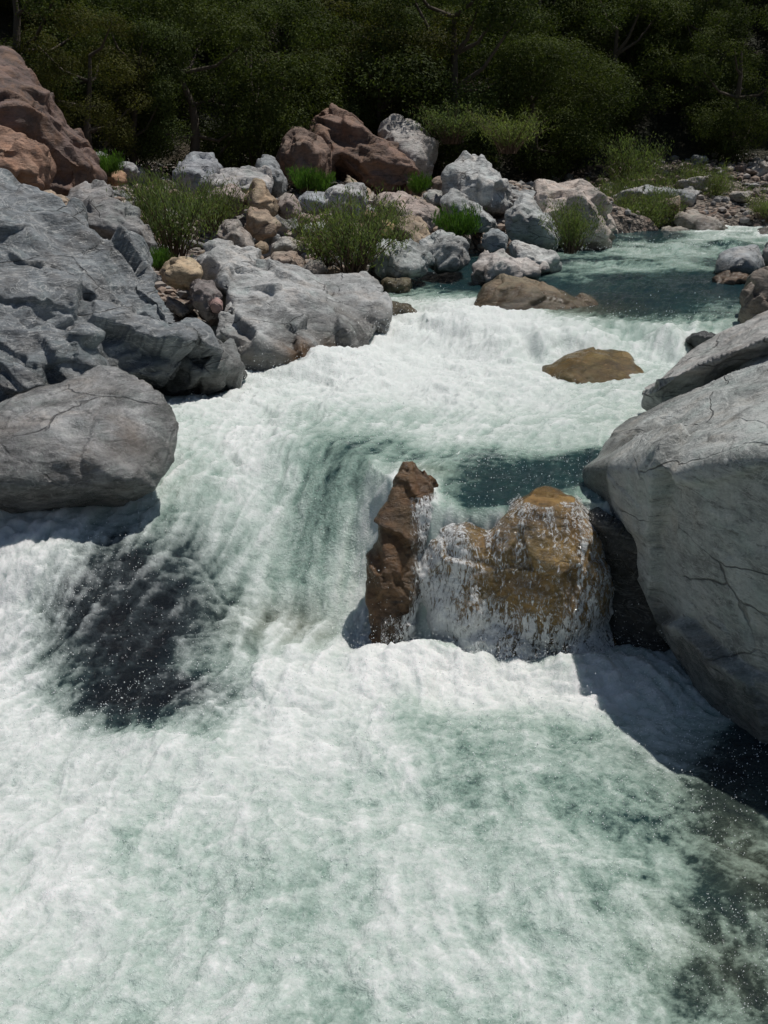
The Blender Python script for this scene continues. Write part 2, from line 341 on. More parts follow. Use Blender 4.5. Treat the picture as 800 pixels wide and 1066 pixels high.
def make_water():
    NR, NC = 1180, 1020
    # rows even in view angle further out, columns fan with distance
    ang = np.linspace(math.radians(52), math.radians(2.6), NR-40)
    Yr = 2.35/np.tan(ang)*1.0
    Yr = np.concatenate([np.linspace(.2, Yr[0]-.03, 40), Yr])
    Yr = Yr[Yr < 40]; NR = len(Yr)
    U = np.linspace(-.56, .56, NC)
    Y = np.repeat(Yr[:, None], NC, 1); X = U[None, :]*(Y+.6)
    A = lookup(X, Y, ca)
    # smooth streaks carried along the flow
    S = np.zeros_like(X); n = 20
    st = (.010+.0022*Y)
    xx, yy = X.copy(), Y.copy(); S2 = np.zeros_like(X)
    vx, vy = flow(X, Y)
    for k in range(n):
        S += g2(xx*8.1+yy*2.3, yy*8.1-xx*2.3, 31)*.9+g2(xx*17-yy*9, yy*17+xx*9, 32)*.7; S2 += g2(xx*5+yy, yy*5-xx, 33)
        if k % 4 == 3: vx, vy = flow(xx, yy)
        xx = xx-vx*st; yy = yy-vy*st
    S /= n*.42; S2 /= n*.35
    S = np.clip(S, -1.5, 1.5); S2 = np.clip(S2, -1.5, 1.5)
    fg = sst(6.4, 5.4, Y)*sst(-3, 2, X+1.5)*.25+sst(6.4, 5.4, Y)*.25
    # domain-warped lace
    w1 = fbm2(X*1.3, Y*1.3, 4, 41, g=.6); w2 = fbm2(X*1.3+9, Y*1.3+4, 4, 44, g=.6)
    wx = X+.5*w1; wy = Y+.5*w2
    lace = fbm2(wx*2.6, wy*2.6, 6, 50, ridge=True, g=.62)
    lump = fbm2(wx*1.1, wy*1.1, 5, 60, g=.55)
    lump2 = fbm2(wx*4.2+S2*.12, wy*4.2+S*.05, 5, 64, g=.62)
    fine = fbm2(X*13+.6*w1, Y*13+.6*w2, 5, 68, g=.72)
    wisp = fbm2((X+.35*w1)*2.1+.25*S2, (Y+.35*w2)*2.1, 6, 72, g=.58)
    veil = fbm2((X+.5*w2)*.9, (Y-.5*w1)*.9, 4, 76, g=.5)
    mid = 4*A*(1-A)
    def blobs(L):
        r = np.zeros_like(X)
        for (a, b, rx, ry, v) in L:
            x0, y0 = px2(a, b); r = np.maximum(r, v*bumpf(X+.12*lump, Y+.2*lump, x0, y0, rx, ry))
        return r
    near = sst(10.5, 6.5, Y)
    fgw = sst(6.5, 5.6, Y)
    a = A + mid*(1-fgw)*(.20*S+.15*lace+.24*lump2+.14*lump)
    a += fgw*((mid+.1)*(.24*wisp+.16*veil+.05*S2+.10*S+.05*lace)-.02*sst(5.9, 5.0, Y))
    a += -.05*fgw+(.16+.07*fgw)*fine*(.45+mid)
    th = fbm2(X*3.6+.9*w2+.25*S2, Y*3.6-.9*w1, 5, 140, ridge=True, g=.58); a += fgw*(.1+mid)*(.34*np.clip(th-.42, 0, .6)-.01)
    gr = fbm2(X*46, Y*46, 3, 77, g=.8); a += fgw*.09*gr*(.3+mid)
    a += sst(14.5, 17, Y)*.55*fbm2(wx*1.1, wy*.8, 4, 71)*(A > .12)
    # lacy sharpening where foam is half spread
    a = np.where(Y > 9, a-.10*A, a)
    wall = (X > .1)*(X < 1.9)*sst(6.9, 6.82, Y)*sst(6.3, 6.5, Y); a = a*(1-wall)+wall*(.75+.35*lump2+.2*fine)
    bz = blobs([(130, 650, .75, .85, 1.), (155, 725, .6, .45, 1.)])
    ln = fbm2((X+.2*w1)*2.6+.3*(Y+.1*w2), (Y+.16*w2)*8.5-X*2.2, 4, 99, ridge=True, g=.6)
    a += bz*(.42*np.clip(ln-.28, 0, .6)+.18*np.clip(lump2+.1, 0, 1)+.30*np.clip(S, -.3, 1)+.22*fine)
    tg = blobs([(348, 540, .22, .75, 1.)]); a = a*(1-.12*tg)
    a = a-.14*bz
    a = np.clip(a, 0, 1.05)
    Z = base_level(X, Y)
    turb = lookup(X, Y, np.clip(ca, 0, 1))
    s = (.55+.05*Y)
    Z += .075*fbm2(X/1.1, Y/1.1, 3, 80)*sst(14, 6, Y)+.05*fbm2(X/1.5, Y/1.5, 2, 83)
    calmer = 1-.45*sst(6.2, 5.2, Y)
    Z += calmer*(.040*turb*lump2 + .018*turb*fine + (.010+.014*turb)*S + .05*turb*wisp + fgw*(.010*th+.010*fbm2(X*7, Y*11, 3, 150)))
    Z += .14*turb**2*np.maximum(lump, -.25)
    # splash mounds where the falls land
    def up(px, py, rx, ry, h):
        x0, y0 = px2(px, py); return h*bumpf(X, Y, x0, y0, rx, ry)
    spl = .75+.6*fbm2(X*3+.5*S2, Y*3, 4, 90, g=.5)
    Z += spl*(up(440, 690, .55, .22, .12)+up(590, 700, .5, .2, .10)+up(330, 720, .5, .3, .10)+up(200, 790, .6, .3, .10)+up(50, 660, .5, .7, .12)
              +up(430, 350, .6, .6, .15)+up(612, 360, .5, .3, .10)+up(620, 356, .9, .22, .07)+up(540, 358, .7, .22, .07)+up(720, 358, .6, .22, .07)+up(360, 385, .7, .6, .14)+up(700, 258, .5, .45, .10)+up(650, 273, .8, .35, .06)+up(760, 255, .5, .5, .10))
    Z += up(-10, 600, 1.0, .6, .12)+up(75, 585, .5, .35, .05)
    # dark slope over a sunken rock, and the green tongue
    Z += up(135, 660, .55, .75, .05)+up(190, 600, .4, .5, .03)+up(345, 540, .22, .6, .10)-up(300, 560, .15, .6, .05)
    Z += bz*.030*ln
    # small wind ripples on the calm pools
    calm = 1-sst(.15, .5, a)
    Z += calm*(.012*fbm2(X*4, Y*7, 3, 95)+.006*fbm2(X*14, Y*22, 2, 97))
    bed = blobs([(130, 650, .75, .85, 1.2), (155, 725, .6, .45, 1.2), (190, 590, .4, .5, .8), (120, 590, .4, .4, .9), (85, 680, .3, .4, .9), (290, 650, .5, .25, .55), (760, 790, .5, .35, .7), (740, 690, .3, .5, .7)])
    brown = blobs([(300, 660, .35, .25, .5), (790, 900, .35, .9, .45), (765, 1010, .35, .5, .4), (600, 320, .7, .8, .5), (440, 490, .2, .2, .4), (420, 320, .5, .8, .5)])
    # overturning, ragged faces where the water falls
    gy = np.abs(np.gradient(Z, axis=0))/np.maximum(np.abs(np.gradient(Y, axis=0)), 1e-4); gx = np.abs(np.gradient(Z, axis=1))/np.maximum(np.abs(np.gradient(X, axis=1)), 1e-4)
    mk = sst(.35, 1.2, np.maximum(gy, gx))*(a > .3)*(Y > 5.6)*(Y < 15); k = mk > .02
    sc_ = np.where(Y[k] > 10, .6, 1.)
    dx = fbm3(X[k]*7*sc_, Y[k]*7*sc_, Z[k]*5*sc_, 3, 300, g=.65); dy = fbm3(X[k]*7*sc_+40, Y[k]*7*sc_, Z[k]*5*sc_, 3, 310, g=.65)
    X = X.copy(); Y = Y.copy(); X[k] += mk[k]*dx*.035/sc_; Y[k] += mk[k]*dy*.05/sc_
    v = np.stack([X, Y, Z], -1).reshape(-1, 3)
    me = npmesh('river_water', v, gridfaces(NR, NC), WATER, True, {'aer': a.ravel(), 'bed': np.clip(bed, 0, 1).ravel(), 'brown': np.clip(brown, 0, 1).ravel()})
    o = link('river_water', me); tag(o, kind='structure')
    return X, Y, Z
WX, WY, WZ = make_water()

# ------------------------------------------------------------ ground
def ground_z(X, Y):
    wz = base_level(X, Y)
    s = np.minimum(np.minimum(X-XL(Y), XR(Y)-X), YF-Y)
    left = X < XL(Y); dist = np.clip(-s, 0, 99)
    zl = np.interp(Y, [0, 7, 10, 15, 19, 23, 25, 27], [.9, 1.0, 1.25, 1.45, 1.68, 2.15, 2.3, 2.45])
    zl = zl + .28*np.clip(np.minimum(XL(Y), 0)-X-3.5, 0, 30)
    zl = np.minimum(zl, wz+.12+.30*dist)
    zr = np.where(Y > YF, 1.6+.25*(Y-YF), wz+.25*(X-XR(Y)))
    leftish = sst(7.5, 3.0, X-.0*Y)
    bank = np.where(Y > YF-1, zl*leftish+zr*(1-leftish), np.where(left, zl, zr))
    k = sst(.15, -.7, s)
    z = (wz-.55)*(1-k)+bank*k
    foot = np.interp(X, [-12, -4, 3, 8], [22, 26.5, 30, 31.5])
    z = z+np.clip(Y-foot, 0, 200)*.5*sst(0, 4, Y-foot)
    z = z+k*(.10*fbm2(X*1.3, Y*1.3, 4, 120)+.25*fbm2(X*.25, Y*.25, 3, 125)*sst(18, 30, Y))
    return z, sst(-1.5, 1.5, Y-foot)
def gz(x, y): return float(ground_z(np.array([float(x)]), np.array([float(y)]))[0][0])
def make_ground():
    y = np.concatenate([np.linspace(-15, 2, 20), np.arange(2.1, 34, .09), np.arange(34, 70, .5), np.linspace(70, 200, 30)])
    x = np.concatenate([np.linspace(-120, -14, 30), np.arange(-13.9, 14, .09), np.linspace(14.2, 24, 60), np.linspace(25, 120, 30)])
    X, Y = np.meshgrid(x, y); Z, h = ground_z(X, Y)
    me = npmesh('ground', np.stack([X, Y, Z], -1).reshape(-1, 3), gridfaces(*X.shape), GROUND, True, {'hill': h.ravel()})
    tag(link('ground', me), kind='structure')
make_ground()

# ------------------------------------------------------------ rocks
def remesh_np(hull_pts, voxel, cuts=0, seed=0):
    bm = bmesh.new(); [bm.verts.new(p) for p in hull_pts]
    r = bmesh.ops.convex_hull(bm, input=bm.verts)
    bmesh.ops.delete(bm, geom=[v for v in bm.verts if not v.link_faces], context='VERTS')
    if cuts:
        r = np.random.default_rng(seed+4000); A = np.array([v.co[:] for v in bm.verts]); c = A.mean(0)
        for _ in range(cuts):
            u = r.normal(size=3); u[2] = u[2]*.6+.15; u /= np.linalg.norm(u); A = np.array([v.co[:] for v in bm.verts]); h = ((A-c)@u).max()
            g = bm.verts[:]+bm.edges[:]+bm.faces[:]
            q = bmesh.ops.bisect_plane(bm, geom=g, dist=1e-5, plane_co=Vector(c+u*h*r.uniform(.76, .95)), plane_no=Vector(u), clear_outer=True)
            ed = [e for e in q['geom_cut'] if isinstance(e, bmesh.types.BMEdge)]
            if ed: bmesh.ops.holes_fill(bm, edges=[e for e in bm.edges if e.is_boundary], sides=0)
    bmesh.ops.recalc_face_normals(bm, faces=bm.faces)
    me = bpy.data.meshes.new('tmp'); bm.to_mesh(me); bm.free()
    return me
def solid_to_np(mes, voxel, smooth=4):
    bm = bmesh.new()
    for m in mes: bm.from_mesh(m)
    me = bpy.data.meshes.new('tmp2'); bm.to_mesh(me); bm.free()
    o = bpy.data.objects.new('tmp', me); COL.objects.link(o)
    md = o.modifiers.new('r', 'REMESH'); md.mode = 'VOXEL'; md.voxel_size = voxel
    if smooth:
        sm = o.modifiers.new('s', 'SMOOTH'); sm.factor = .6; sm.iterations = smooth
    dg = bpy.context.evaluated_depsgraph_get(); ev = o.evaluated_get(dg); em = ev.to_mesh()
    n = len(em.vertices); v = np.empty(n*3, np.float32); em.vertices.foreach_get('co', v)
    nm = np.empty(n*3, np.float32); em.vertices.foreach_get('normal', nm)
    em.calc_loop_triangles(); t = np.empty(len(em.loop_triangles)*3, np.int32); em.loop_triangles.foreach_get('vertices', t)
    ev.to_mesh_clear(); bpy.data.objects.remove(o); bpy.data.meshes.remove(me)
    for m in mes: bpy.data.meshes.remove(m)
    return v.reshape(-1, 3).astype(float), nm.reshape(-1, 3).astype(float), t.reshape(-1, 3)
def facets(p, seed):
    ip = np.floor(p).astype(np.int64); best = np.full(len(p), 9.); out = np.zeros(len(p)); base = np.floor(p-.5).astype(np.int64)
    for a in (0, 1):
        for b in (0, 1):
            for c in (0, 1):
                q = base+np.array([a, b, c]); h = _h(q[:, 0], q[:, 1], q[:, 2], seed); h2 = _h(q[:, 0], q[:, 1], q[:, 2], seed+1)
                f = lambda hh, sft: ((hh >> np.uint32(sft)) & np.uint32(1023)).astype(float)/1023
                sd = q+.2+.6*np.stack([f(h, 0), f(h, 10), f(h, 20)], 1); n = np.stack([f(h2, 0), f(h2, 10), f(h2, 20)], 1)-.5; n /= np.linalg.norm(n, axis=1)[:, None]+1e-6
                dl = p-sd; d = (dl**2).sum(1); k = d < best; best[k] = d[k]; out[k] = (dl*n).sum(1)[k]+.25*(f(h, 5)[k]-.5)
    return out
def displace(v, nm, seed, size, rough, ridge=.5, strata=2.2, axis=None, chip=.5, facet=0.):
    r = np.random.default_rng(seed)
    a = np.array(axis) if axis is not None else r.normal(size=3); a = a/np.linalg.norm(a)
    o = r.uniform(-50, 50, 3)
    q = v+o; q = q+(strata-1)*(q@a)[:, None]*a[None, :]
    s = 1/size
    w_ = g3(*(q*s*1.1).T, 3)[:, None]*np.array([.5, .5, .5])*size
    q2 = q+w_
    low = fbm3(*(q2*s*1.3).T, 3, seed)
    rd = fbm3(*(q2*s*2.2).T, 5, seed+9, ridge=True)
    hi = fbm3(*(q*s*7).T, 4, seed+20)
    d = size*rough*(.16*low+ridge*.11*(rd-.35)+.022*hi)
    # flat chips
    cell = g3(*(q*s*2.6).T, seed+30); d -= chip*size*rough*.05*np.clip(cell-.15, 0, .25)*4*.5
    if facet:
        L = size*.34; qq = (v+o)/L; qq = qq+(.5*(strata-1))*(qq@a)[:, None]*a[None, :]
        qq = qq+.12*np.stack([g3(*(qq*1.7).T, 5), g3(*(qq*1.7).T, 6), g3(*(qq*1.7).T, 7)], 1)
        d += facet*L*(.30*facets(qq, seed+50)+.06*facets(qq*2.3, seed+60)); d *= 1.
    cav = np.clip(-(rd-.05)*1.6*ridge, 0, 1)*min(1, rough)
    return v+nm*d[:, None], cav
def wetness(v, seed, amt, reach):
    wz = base_level(v[:, 0], v[:, 1])
    s = np.minimum(np.minimum(v[:, 0]-XL(v[:, 1]), XR(v[:, 1])-v[:, 0]), YF-v[:, 1])
    n = fbm3(v[:, 0]*3, v[:, 1]*3, v[:, 2]*3, 3, seed)
    hgt = v[:, 2]-wz+n*reach*.7
    return np.clip(sst(reach, reach*.35, hgt)*sst(-.8, .1, s)*amt, 0, 1)
def make_rock(name, label, cat, hulls, color, voxel, rough=1., crag=.5, strata=2.2, axis=None, smooth=5, wet=1., reach=.22, rust=0., vein=.5, gloss=.0, seed=1, group=None, stain=None, chip=.5, allwet=0., cuts=0, facet=0.):
    allp = np.concatenate([np.array(h) for h in hulls]); size = float(np.median(allp.max(0)-allp.min(0)))
    v, nm, t = solid_to_np([remesh_np([tuple(p) for p in h], voxel, cuts, seed) for h in hulls], voxel, smooth)
    v, cav = displace(v, nm, seed, size, rough, crag, strata, axis, chip, facet)
    if facet:
        e = np.concatenate([t[:, [0, 1]], t[:, [1, 2]], t[:, [2, 0]]]); e = np.concatenate([e, e[:, ::-1]]); cnt = np.bincount(e[:, 0], minlength=len(v))[:, None]
        for _ in range(1):
            v = v+.45*(np.stack([np.bincount(e[:, 0], weights=v[e[:, 1], q], minlength=len(v)) for q in range(3)], 1)/np.maximum(cnt, 1)-v)
    wt = np.maximum(wetness(v, seed, wet, reach), allwet)
    st = np.zeros(len(v))
    for s_ in (stain or []):
        p = P(*s_[:3]); st = np.maximum(st, np.exp(-(((v-p)**2).sum(1)/s_[3]**2)**1.5))
    org = np.array([v[:, 0].mean(), v[:, 1].mean(), v[:, 2].min()])
    me = npmesh(name, v-org, t, ROCK, True, {'wet': wt, 'cav': cav, 'stain': st})
    o = link(name, me); o.location = org; o.color = (*color, 1); o['rust'] = float(rust); o['vein'] = float(vein); o['gloss'] = float(gloss)
    tag(o, label, cat, group)
    return o, v, t
def outline_hull(pts, d, T, ridge=None, tilt=.8, back=.75, fr=.6, jit=.02, seed=0):
    """a closed solid from the rock's outline: its foot stands nearer than its crest"""
    r = np.random.default_rng(seed); a = np.array([p[:2] for p in pts], float); c = a.mean(0); hgt = np.ptp(a[:, 1])+1e-6
    out = []
    for p in pts:
        dd = p[2] if len(p) > 2 else d+tilt*T*.5*(c[1]-p[1])/hgt*2*.5
        out.append(P(p[0], p[1], dd))
    if ridge:
        for p in ridge: out.append(P(p[0], p[1], p[2] if len(p) > 2 else d-.5*T))
    else:
        for p in pts:
            q = c+(np.array(p[:2])-c)*fr*r.uniform(.85, 1.1); out.append(P(q[0], q[1]+hgt*.08, d-.5*T*r.uniform(.8, 1.1)+tilt*T*.25*(c[1]-q[1])/hgt))
    for p in pts:
        q = c+(np.array(p[:2])-c)*.8; out.append(P(q[0], q[1], d+back*T*r.uniform(.8, 1.1)))
    return out

GREY = (.27, .28, .28); DGREY = (.20, .21, .215); PALE = (.46, .455, .44); PINK = (.40, .325, .28); TAN = (.42, .33, .23); BROWN = (.25, .155, .11); BLUEG = (.27, .30, .30); AMBER = (.22, .14, .045); GREENG = (.33, .36, .34)
exec_rocks = []
def R(name, label, pts, d, T, color, ridge=None, cat=None, **k):
    seed = len(exec_rocks)*13+5
    vox = k.pop('voxel', max(d*.0021, .012)); hk = {q: k.pop(q) for q in ('tilt', 'back', 'fr') if q in k}
    hulls = [outline_hull(pts, d, T, ridge, seed=seed, **hk)]
    for extra in k.pop('more', []): hulls.append([P(*e) for e in extra])
    color = tuple(c_*.84 for c_ in color)
    o, v, t = make_rock(name, label, cat or ('boulder' if 'boulder' in name else 'rock'), hulls, color, vox, seed=seed, **k)
    exec_rocks.append((o, v, t)); return o, v, t

# --- big ones
def RR(name, label, hulls, color, d, **k):
    seed = len(exec_rocks)*13+5
    vox = k.pop('voxel', max(d*.0021, .012))
    o, v, t = make_rock(name, label, k.pop('cat', 'boulder'), [[P(*e) for e in h] for h in hulls], color, vox, seed=seed, **k)
    exec_rocks.append((o, v, t)); return o, v, t

RR('smooth_boulder', 'smooth glossy grey boulder with dark wet underside at the left edge of the rapids',
   [[(-110, 470, 7.7), (-20, 455, 7.7), (28, 425, 8.0), (68, 393, 8.3), (103, 377, 8.4), (138, 389, 8.2), (166, 408, 7.9), (181, 440, 7.7), (179, 478, 7.5), (158, 506, 7.3),
     (-60, 500, 7.1), (20, 503, 7.1), (90, 505, 7.12), (140, 494, 7.15), (60, 455, 7.35), (120, 445, 7.5), (-60, 460, 7.3),
     (20, 540, 7.5), (90, 538, 7.5), (130, 526, 7.45), (-80, 556, 7.55), (20, 572, 7.8), (90, 565, 7.85), (100, 450, 9.0), (0, 500, 8.8), (-90, 540, 8.6)]],
   (.31, .31, .305), 7, rough=.5, crag=.7, smooth=5, gloss=.8, facet=.16, vein=.7, reach=.95, wet=1, voxel=.014, strata=1.6, stain=[(140, 430, 7.2, .25)], chip=.2)

RR('ledge_boulder', 'huge grey boulder with flat sunlit top and cracked shaded face filling the right edge',
   [[(608, 488, 7.3), (640, 456, 7.7), (668, 436, 8.0), (800, 366, 8.3), (1000, 300, 8.6), (688, 476, 6.3), (706, 494, 5.95), (758, 482, 5.65), (800, 478, 5.4), (1000, 470, 4.7),
     (612, 500, 7.25), (645, 540, 6.9), (697, 602, 6.4), (708, 676, 6.15), (730, 715, 5.95), (768, 752, 5.6), (800, 775, 5.4), (830, 830, 5.1), (1050, 900, 4.6), (1000, 600, 4.65), (800, 600, 5.3),
     (720, 640, 8.0), (800, 700, 8.0), (1000, 700, 9)]],
   (.35, .365, .35), 6, rough=.28, crag=.5, smooth=2, facet=.26, gloss=.12, vein=.9, reach=.45, strata=1.7, voxel=.013, axis=(.4, .5, .8), chip=.8)
RR('slab', 'long grey rock slab with dark underside lying on the huge right boulder',
   [[(658, 409, 8.35), (671, 432, 8.75), (690, 430, 8.6), (800, 374, 8.3), (940, 320, 8), (698, 394, 8.2), (742, 375, 8.1), (800, 352, 7.9), (940, 300, 7.7), (745, 354, 10.4), (800, 328, 10.8), (940, 283, 11), (800, 372, 10.5), (700, 420, 10), (668, 404, 9.4)]],
   (.36, .355, .34), 8.5, cat='rock', facet=0., rough=.5, crag=.6, cuts=3, smooth=4, gloss=.1, vein=.3, voxel=.016, wet=.0, strata=2.6)
RR('undercut_rock', 'wet rock coloured dark for the shade under the overhang of the huge right boulder beside the fall',
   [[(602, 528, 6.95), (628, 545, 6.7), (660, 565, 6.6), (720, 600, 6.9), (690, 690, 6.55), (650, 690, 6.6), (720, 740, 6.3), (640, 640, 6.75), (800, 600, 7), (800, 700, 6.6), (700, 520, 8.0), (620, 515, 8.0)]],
   (.10, .10, .095), 7, cat='rock', rough=.8, allwet=.8, voxel=.014, reach=.8)  # near-black colour paints in the shadow beneath the overhang

# brown rocks in the first fall
g2o = RR('brown_rock', 'jagged wet brown rock splitting the fall between white ribbon and water curtain',
   [[(428, 482, 7.05), (444, 486, 7.1), (452, 500, 7.0), (450, 520, 6.95), (412, 508, 6.92), (398, 548, 6.95), (386, 585, 6.8), (384, 620, 6.65), (396, 648, 6.55), (412, 645, 6.55), (420, 600, 6.72), (434, 555, 6.85), (448, 520, 7.0),
     (412, 560, 6.82), (403, 605, 6.62), (420, 700, 6.6), (395, 700, 6.6), (455, 560, 7.5), (430, 640, 7.3)]],
   (.20, .115, .055), 7, cat='rock', facet=.5, rough=.6, crag=.9, smooth=3, axis=(.8, .3, .35), allwet=.75, voxel=.011, rust=.8, vein=0, reach=.4)
def ell(px, py, d, rx, ry, rz, n=46, seed=1):
    r = np.random.default_rng(seed); c = P(px, py, d); u = r.normal(size=(n, 3)); u /= np.linalg.norm(u, axis=1)[:, None]; return [tuple(q) for q in c+u*np.array([rx, ry, rz])]
_o, _v, _t = make_rock('golden_boulder', 'rounded golden brown boulder under a thin glittering curtain of water in the fall', 'boulder',
   [ell(566, 603, 6.85, .45, .44, .61, 90, 3), ell(480, 622, 6.85, .32, .32, .54, 60, 4), ell(522, 622, 6.86, .34, .34, .52, 50, 9), ell(520, 690, 6.75, .5, .40, .42, 40, 5), ell(600, 690, 6.75, .33, .36, .42, 30, 6)],
   (.33, .20, .06), .012, rough=.55, crag=.7, smooth=6, allwet=.45, rust=.35, vein=0, reach=.2, strata=1.3, seed=71, facet=.22)
g1o = (_o, _v, _t); exec_rocks.append(g1o)
RR('rim_rock', 'small brown rock breaking the surface at the lip of the pool by the overhang',
   [[(588, 522, 7.5), (600, 516, 7.55), (612, 524, 7.5), (615, 540, 7.3), (596, 540, 7.3), (605, 530, 7.2), (605, 530, 7.8), (600, 560, 7.5)]], (.22, .15, .07), 7.3, cat='rock', allwet=.8, voxel=.01, vein=0)
# left grey mass
RR('bedrock_outcrop', 'large craggy blue grey rock outcrop sloping down to the rapids at the left edge',
   [[(-70, 180, 12.6), (0, 190, 12.2), (60, 213, 11.9), (112, 247, 11.4), (150, 284, 10.9), (186, 322, 10.4), (208, 352, 10.1), (212, 380, 9.95), (170, 392, 9.7), (110, 392, 9.5), (70, 365, 9.6), (30, 330, 9.7), (-70, 300, 9.6),
     (-70, 215, 10.9), (0, 235, 10.6), (60, 275, 10.2), (120, 325, 9.9), (180, 370, 9.8), (-70, 330, 12), (100, 420, 10.5), (200, 410, 10.5)],
    [(0, 395, 9.1), (15, 352, 9.35), (50, 338, 9.4), (85, 350, 9.3), (108, 385, 9.2), (100, 425, 8.9), (60, 455, 8.7), (0, 470, 8.6), (-60, 480, 8.5), (-60, 440, 9), (40, 390, 8.8), (60, 400, 10)],
    [(-80, 290, 10), (-80, 480, 9.9), (60, 300, 10.6), (110, 430, 10), (20, 470, 9.7), (150, 390, 10.4)]],
   (.185, .20, .21), 10, cat='outcrop', rough=.9, crag=1.3, facet=1.1, strata=2.4, axis=(.55, .1, .8), smooth=2, gloss=.6, vein=1., reach=.6, voxel=.019, chip=1.5)
# the pale ledge rock in the middle of the left bank
RR('ledge_rock', 'broad pale grey rock with rusty orange foot jutting into the foam on the left bank',
   [[(228, 318, 12.0), (240, 275, 13.2), (262, 278, 13.6), (330, 300, 13.8), (342, 308, 13.6), (372, 293, 13.9), (394, 290, 14.0), (398, 305, 13.4), (404, 332, 12.8), (392, 352, 12.3), (352, 375, 11.8), (310, 392, 11.3), (280, 392, 11.2), (250, 372, 11.2), (230, 345, 11.4),
     (250, 350, 11.2), (300, 370, 11.2), (350, 345, 11.8), (300, 310, 12.2), (270, 420, 11.2), (350, 410, 11.6), (300, 340, 14.5), (380, 330, 14.2), (235, 330, 13)]],
   (.36, .365, .36), 12, cat='rock', facet=.7, rough=.4, crag=.7, strata=1.8, smooth=4, vein=.8, stain=[(318, 375, 11.3, .26), (345, 372, 11.7, .2)], reach=.5, voxel=.019)
RR('rock_crag', 'pointed pale grey rock behind the broad rusty footed rock',
   [[(204, 268, 13.6), (222, 250, 14), (238, 248, 14.1), (262, 262, 13.9), (292, 285, 13.6), (300, 310, 13.2), (250, 320, 12.8), (238, 300, 12.9), (228, 272, 13.2), (210, 290, 13.6), (240, 300, 14.6), (290, 320, 14)]],
   (.37, .37, .36), 13, cat='rock', facet=.7, rough=.6, crag=.9, strata=2.6, smooth=3, voxel=.022, axis=(.6, 0, -.7))
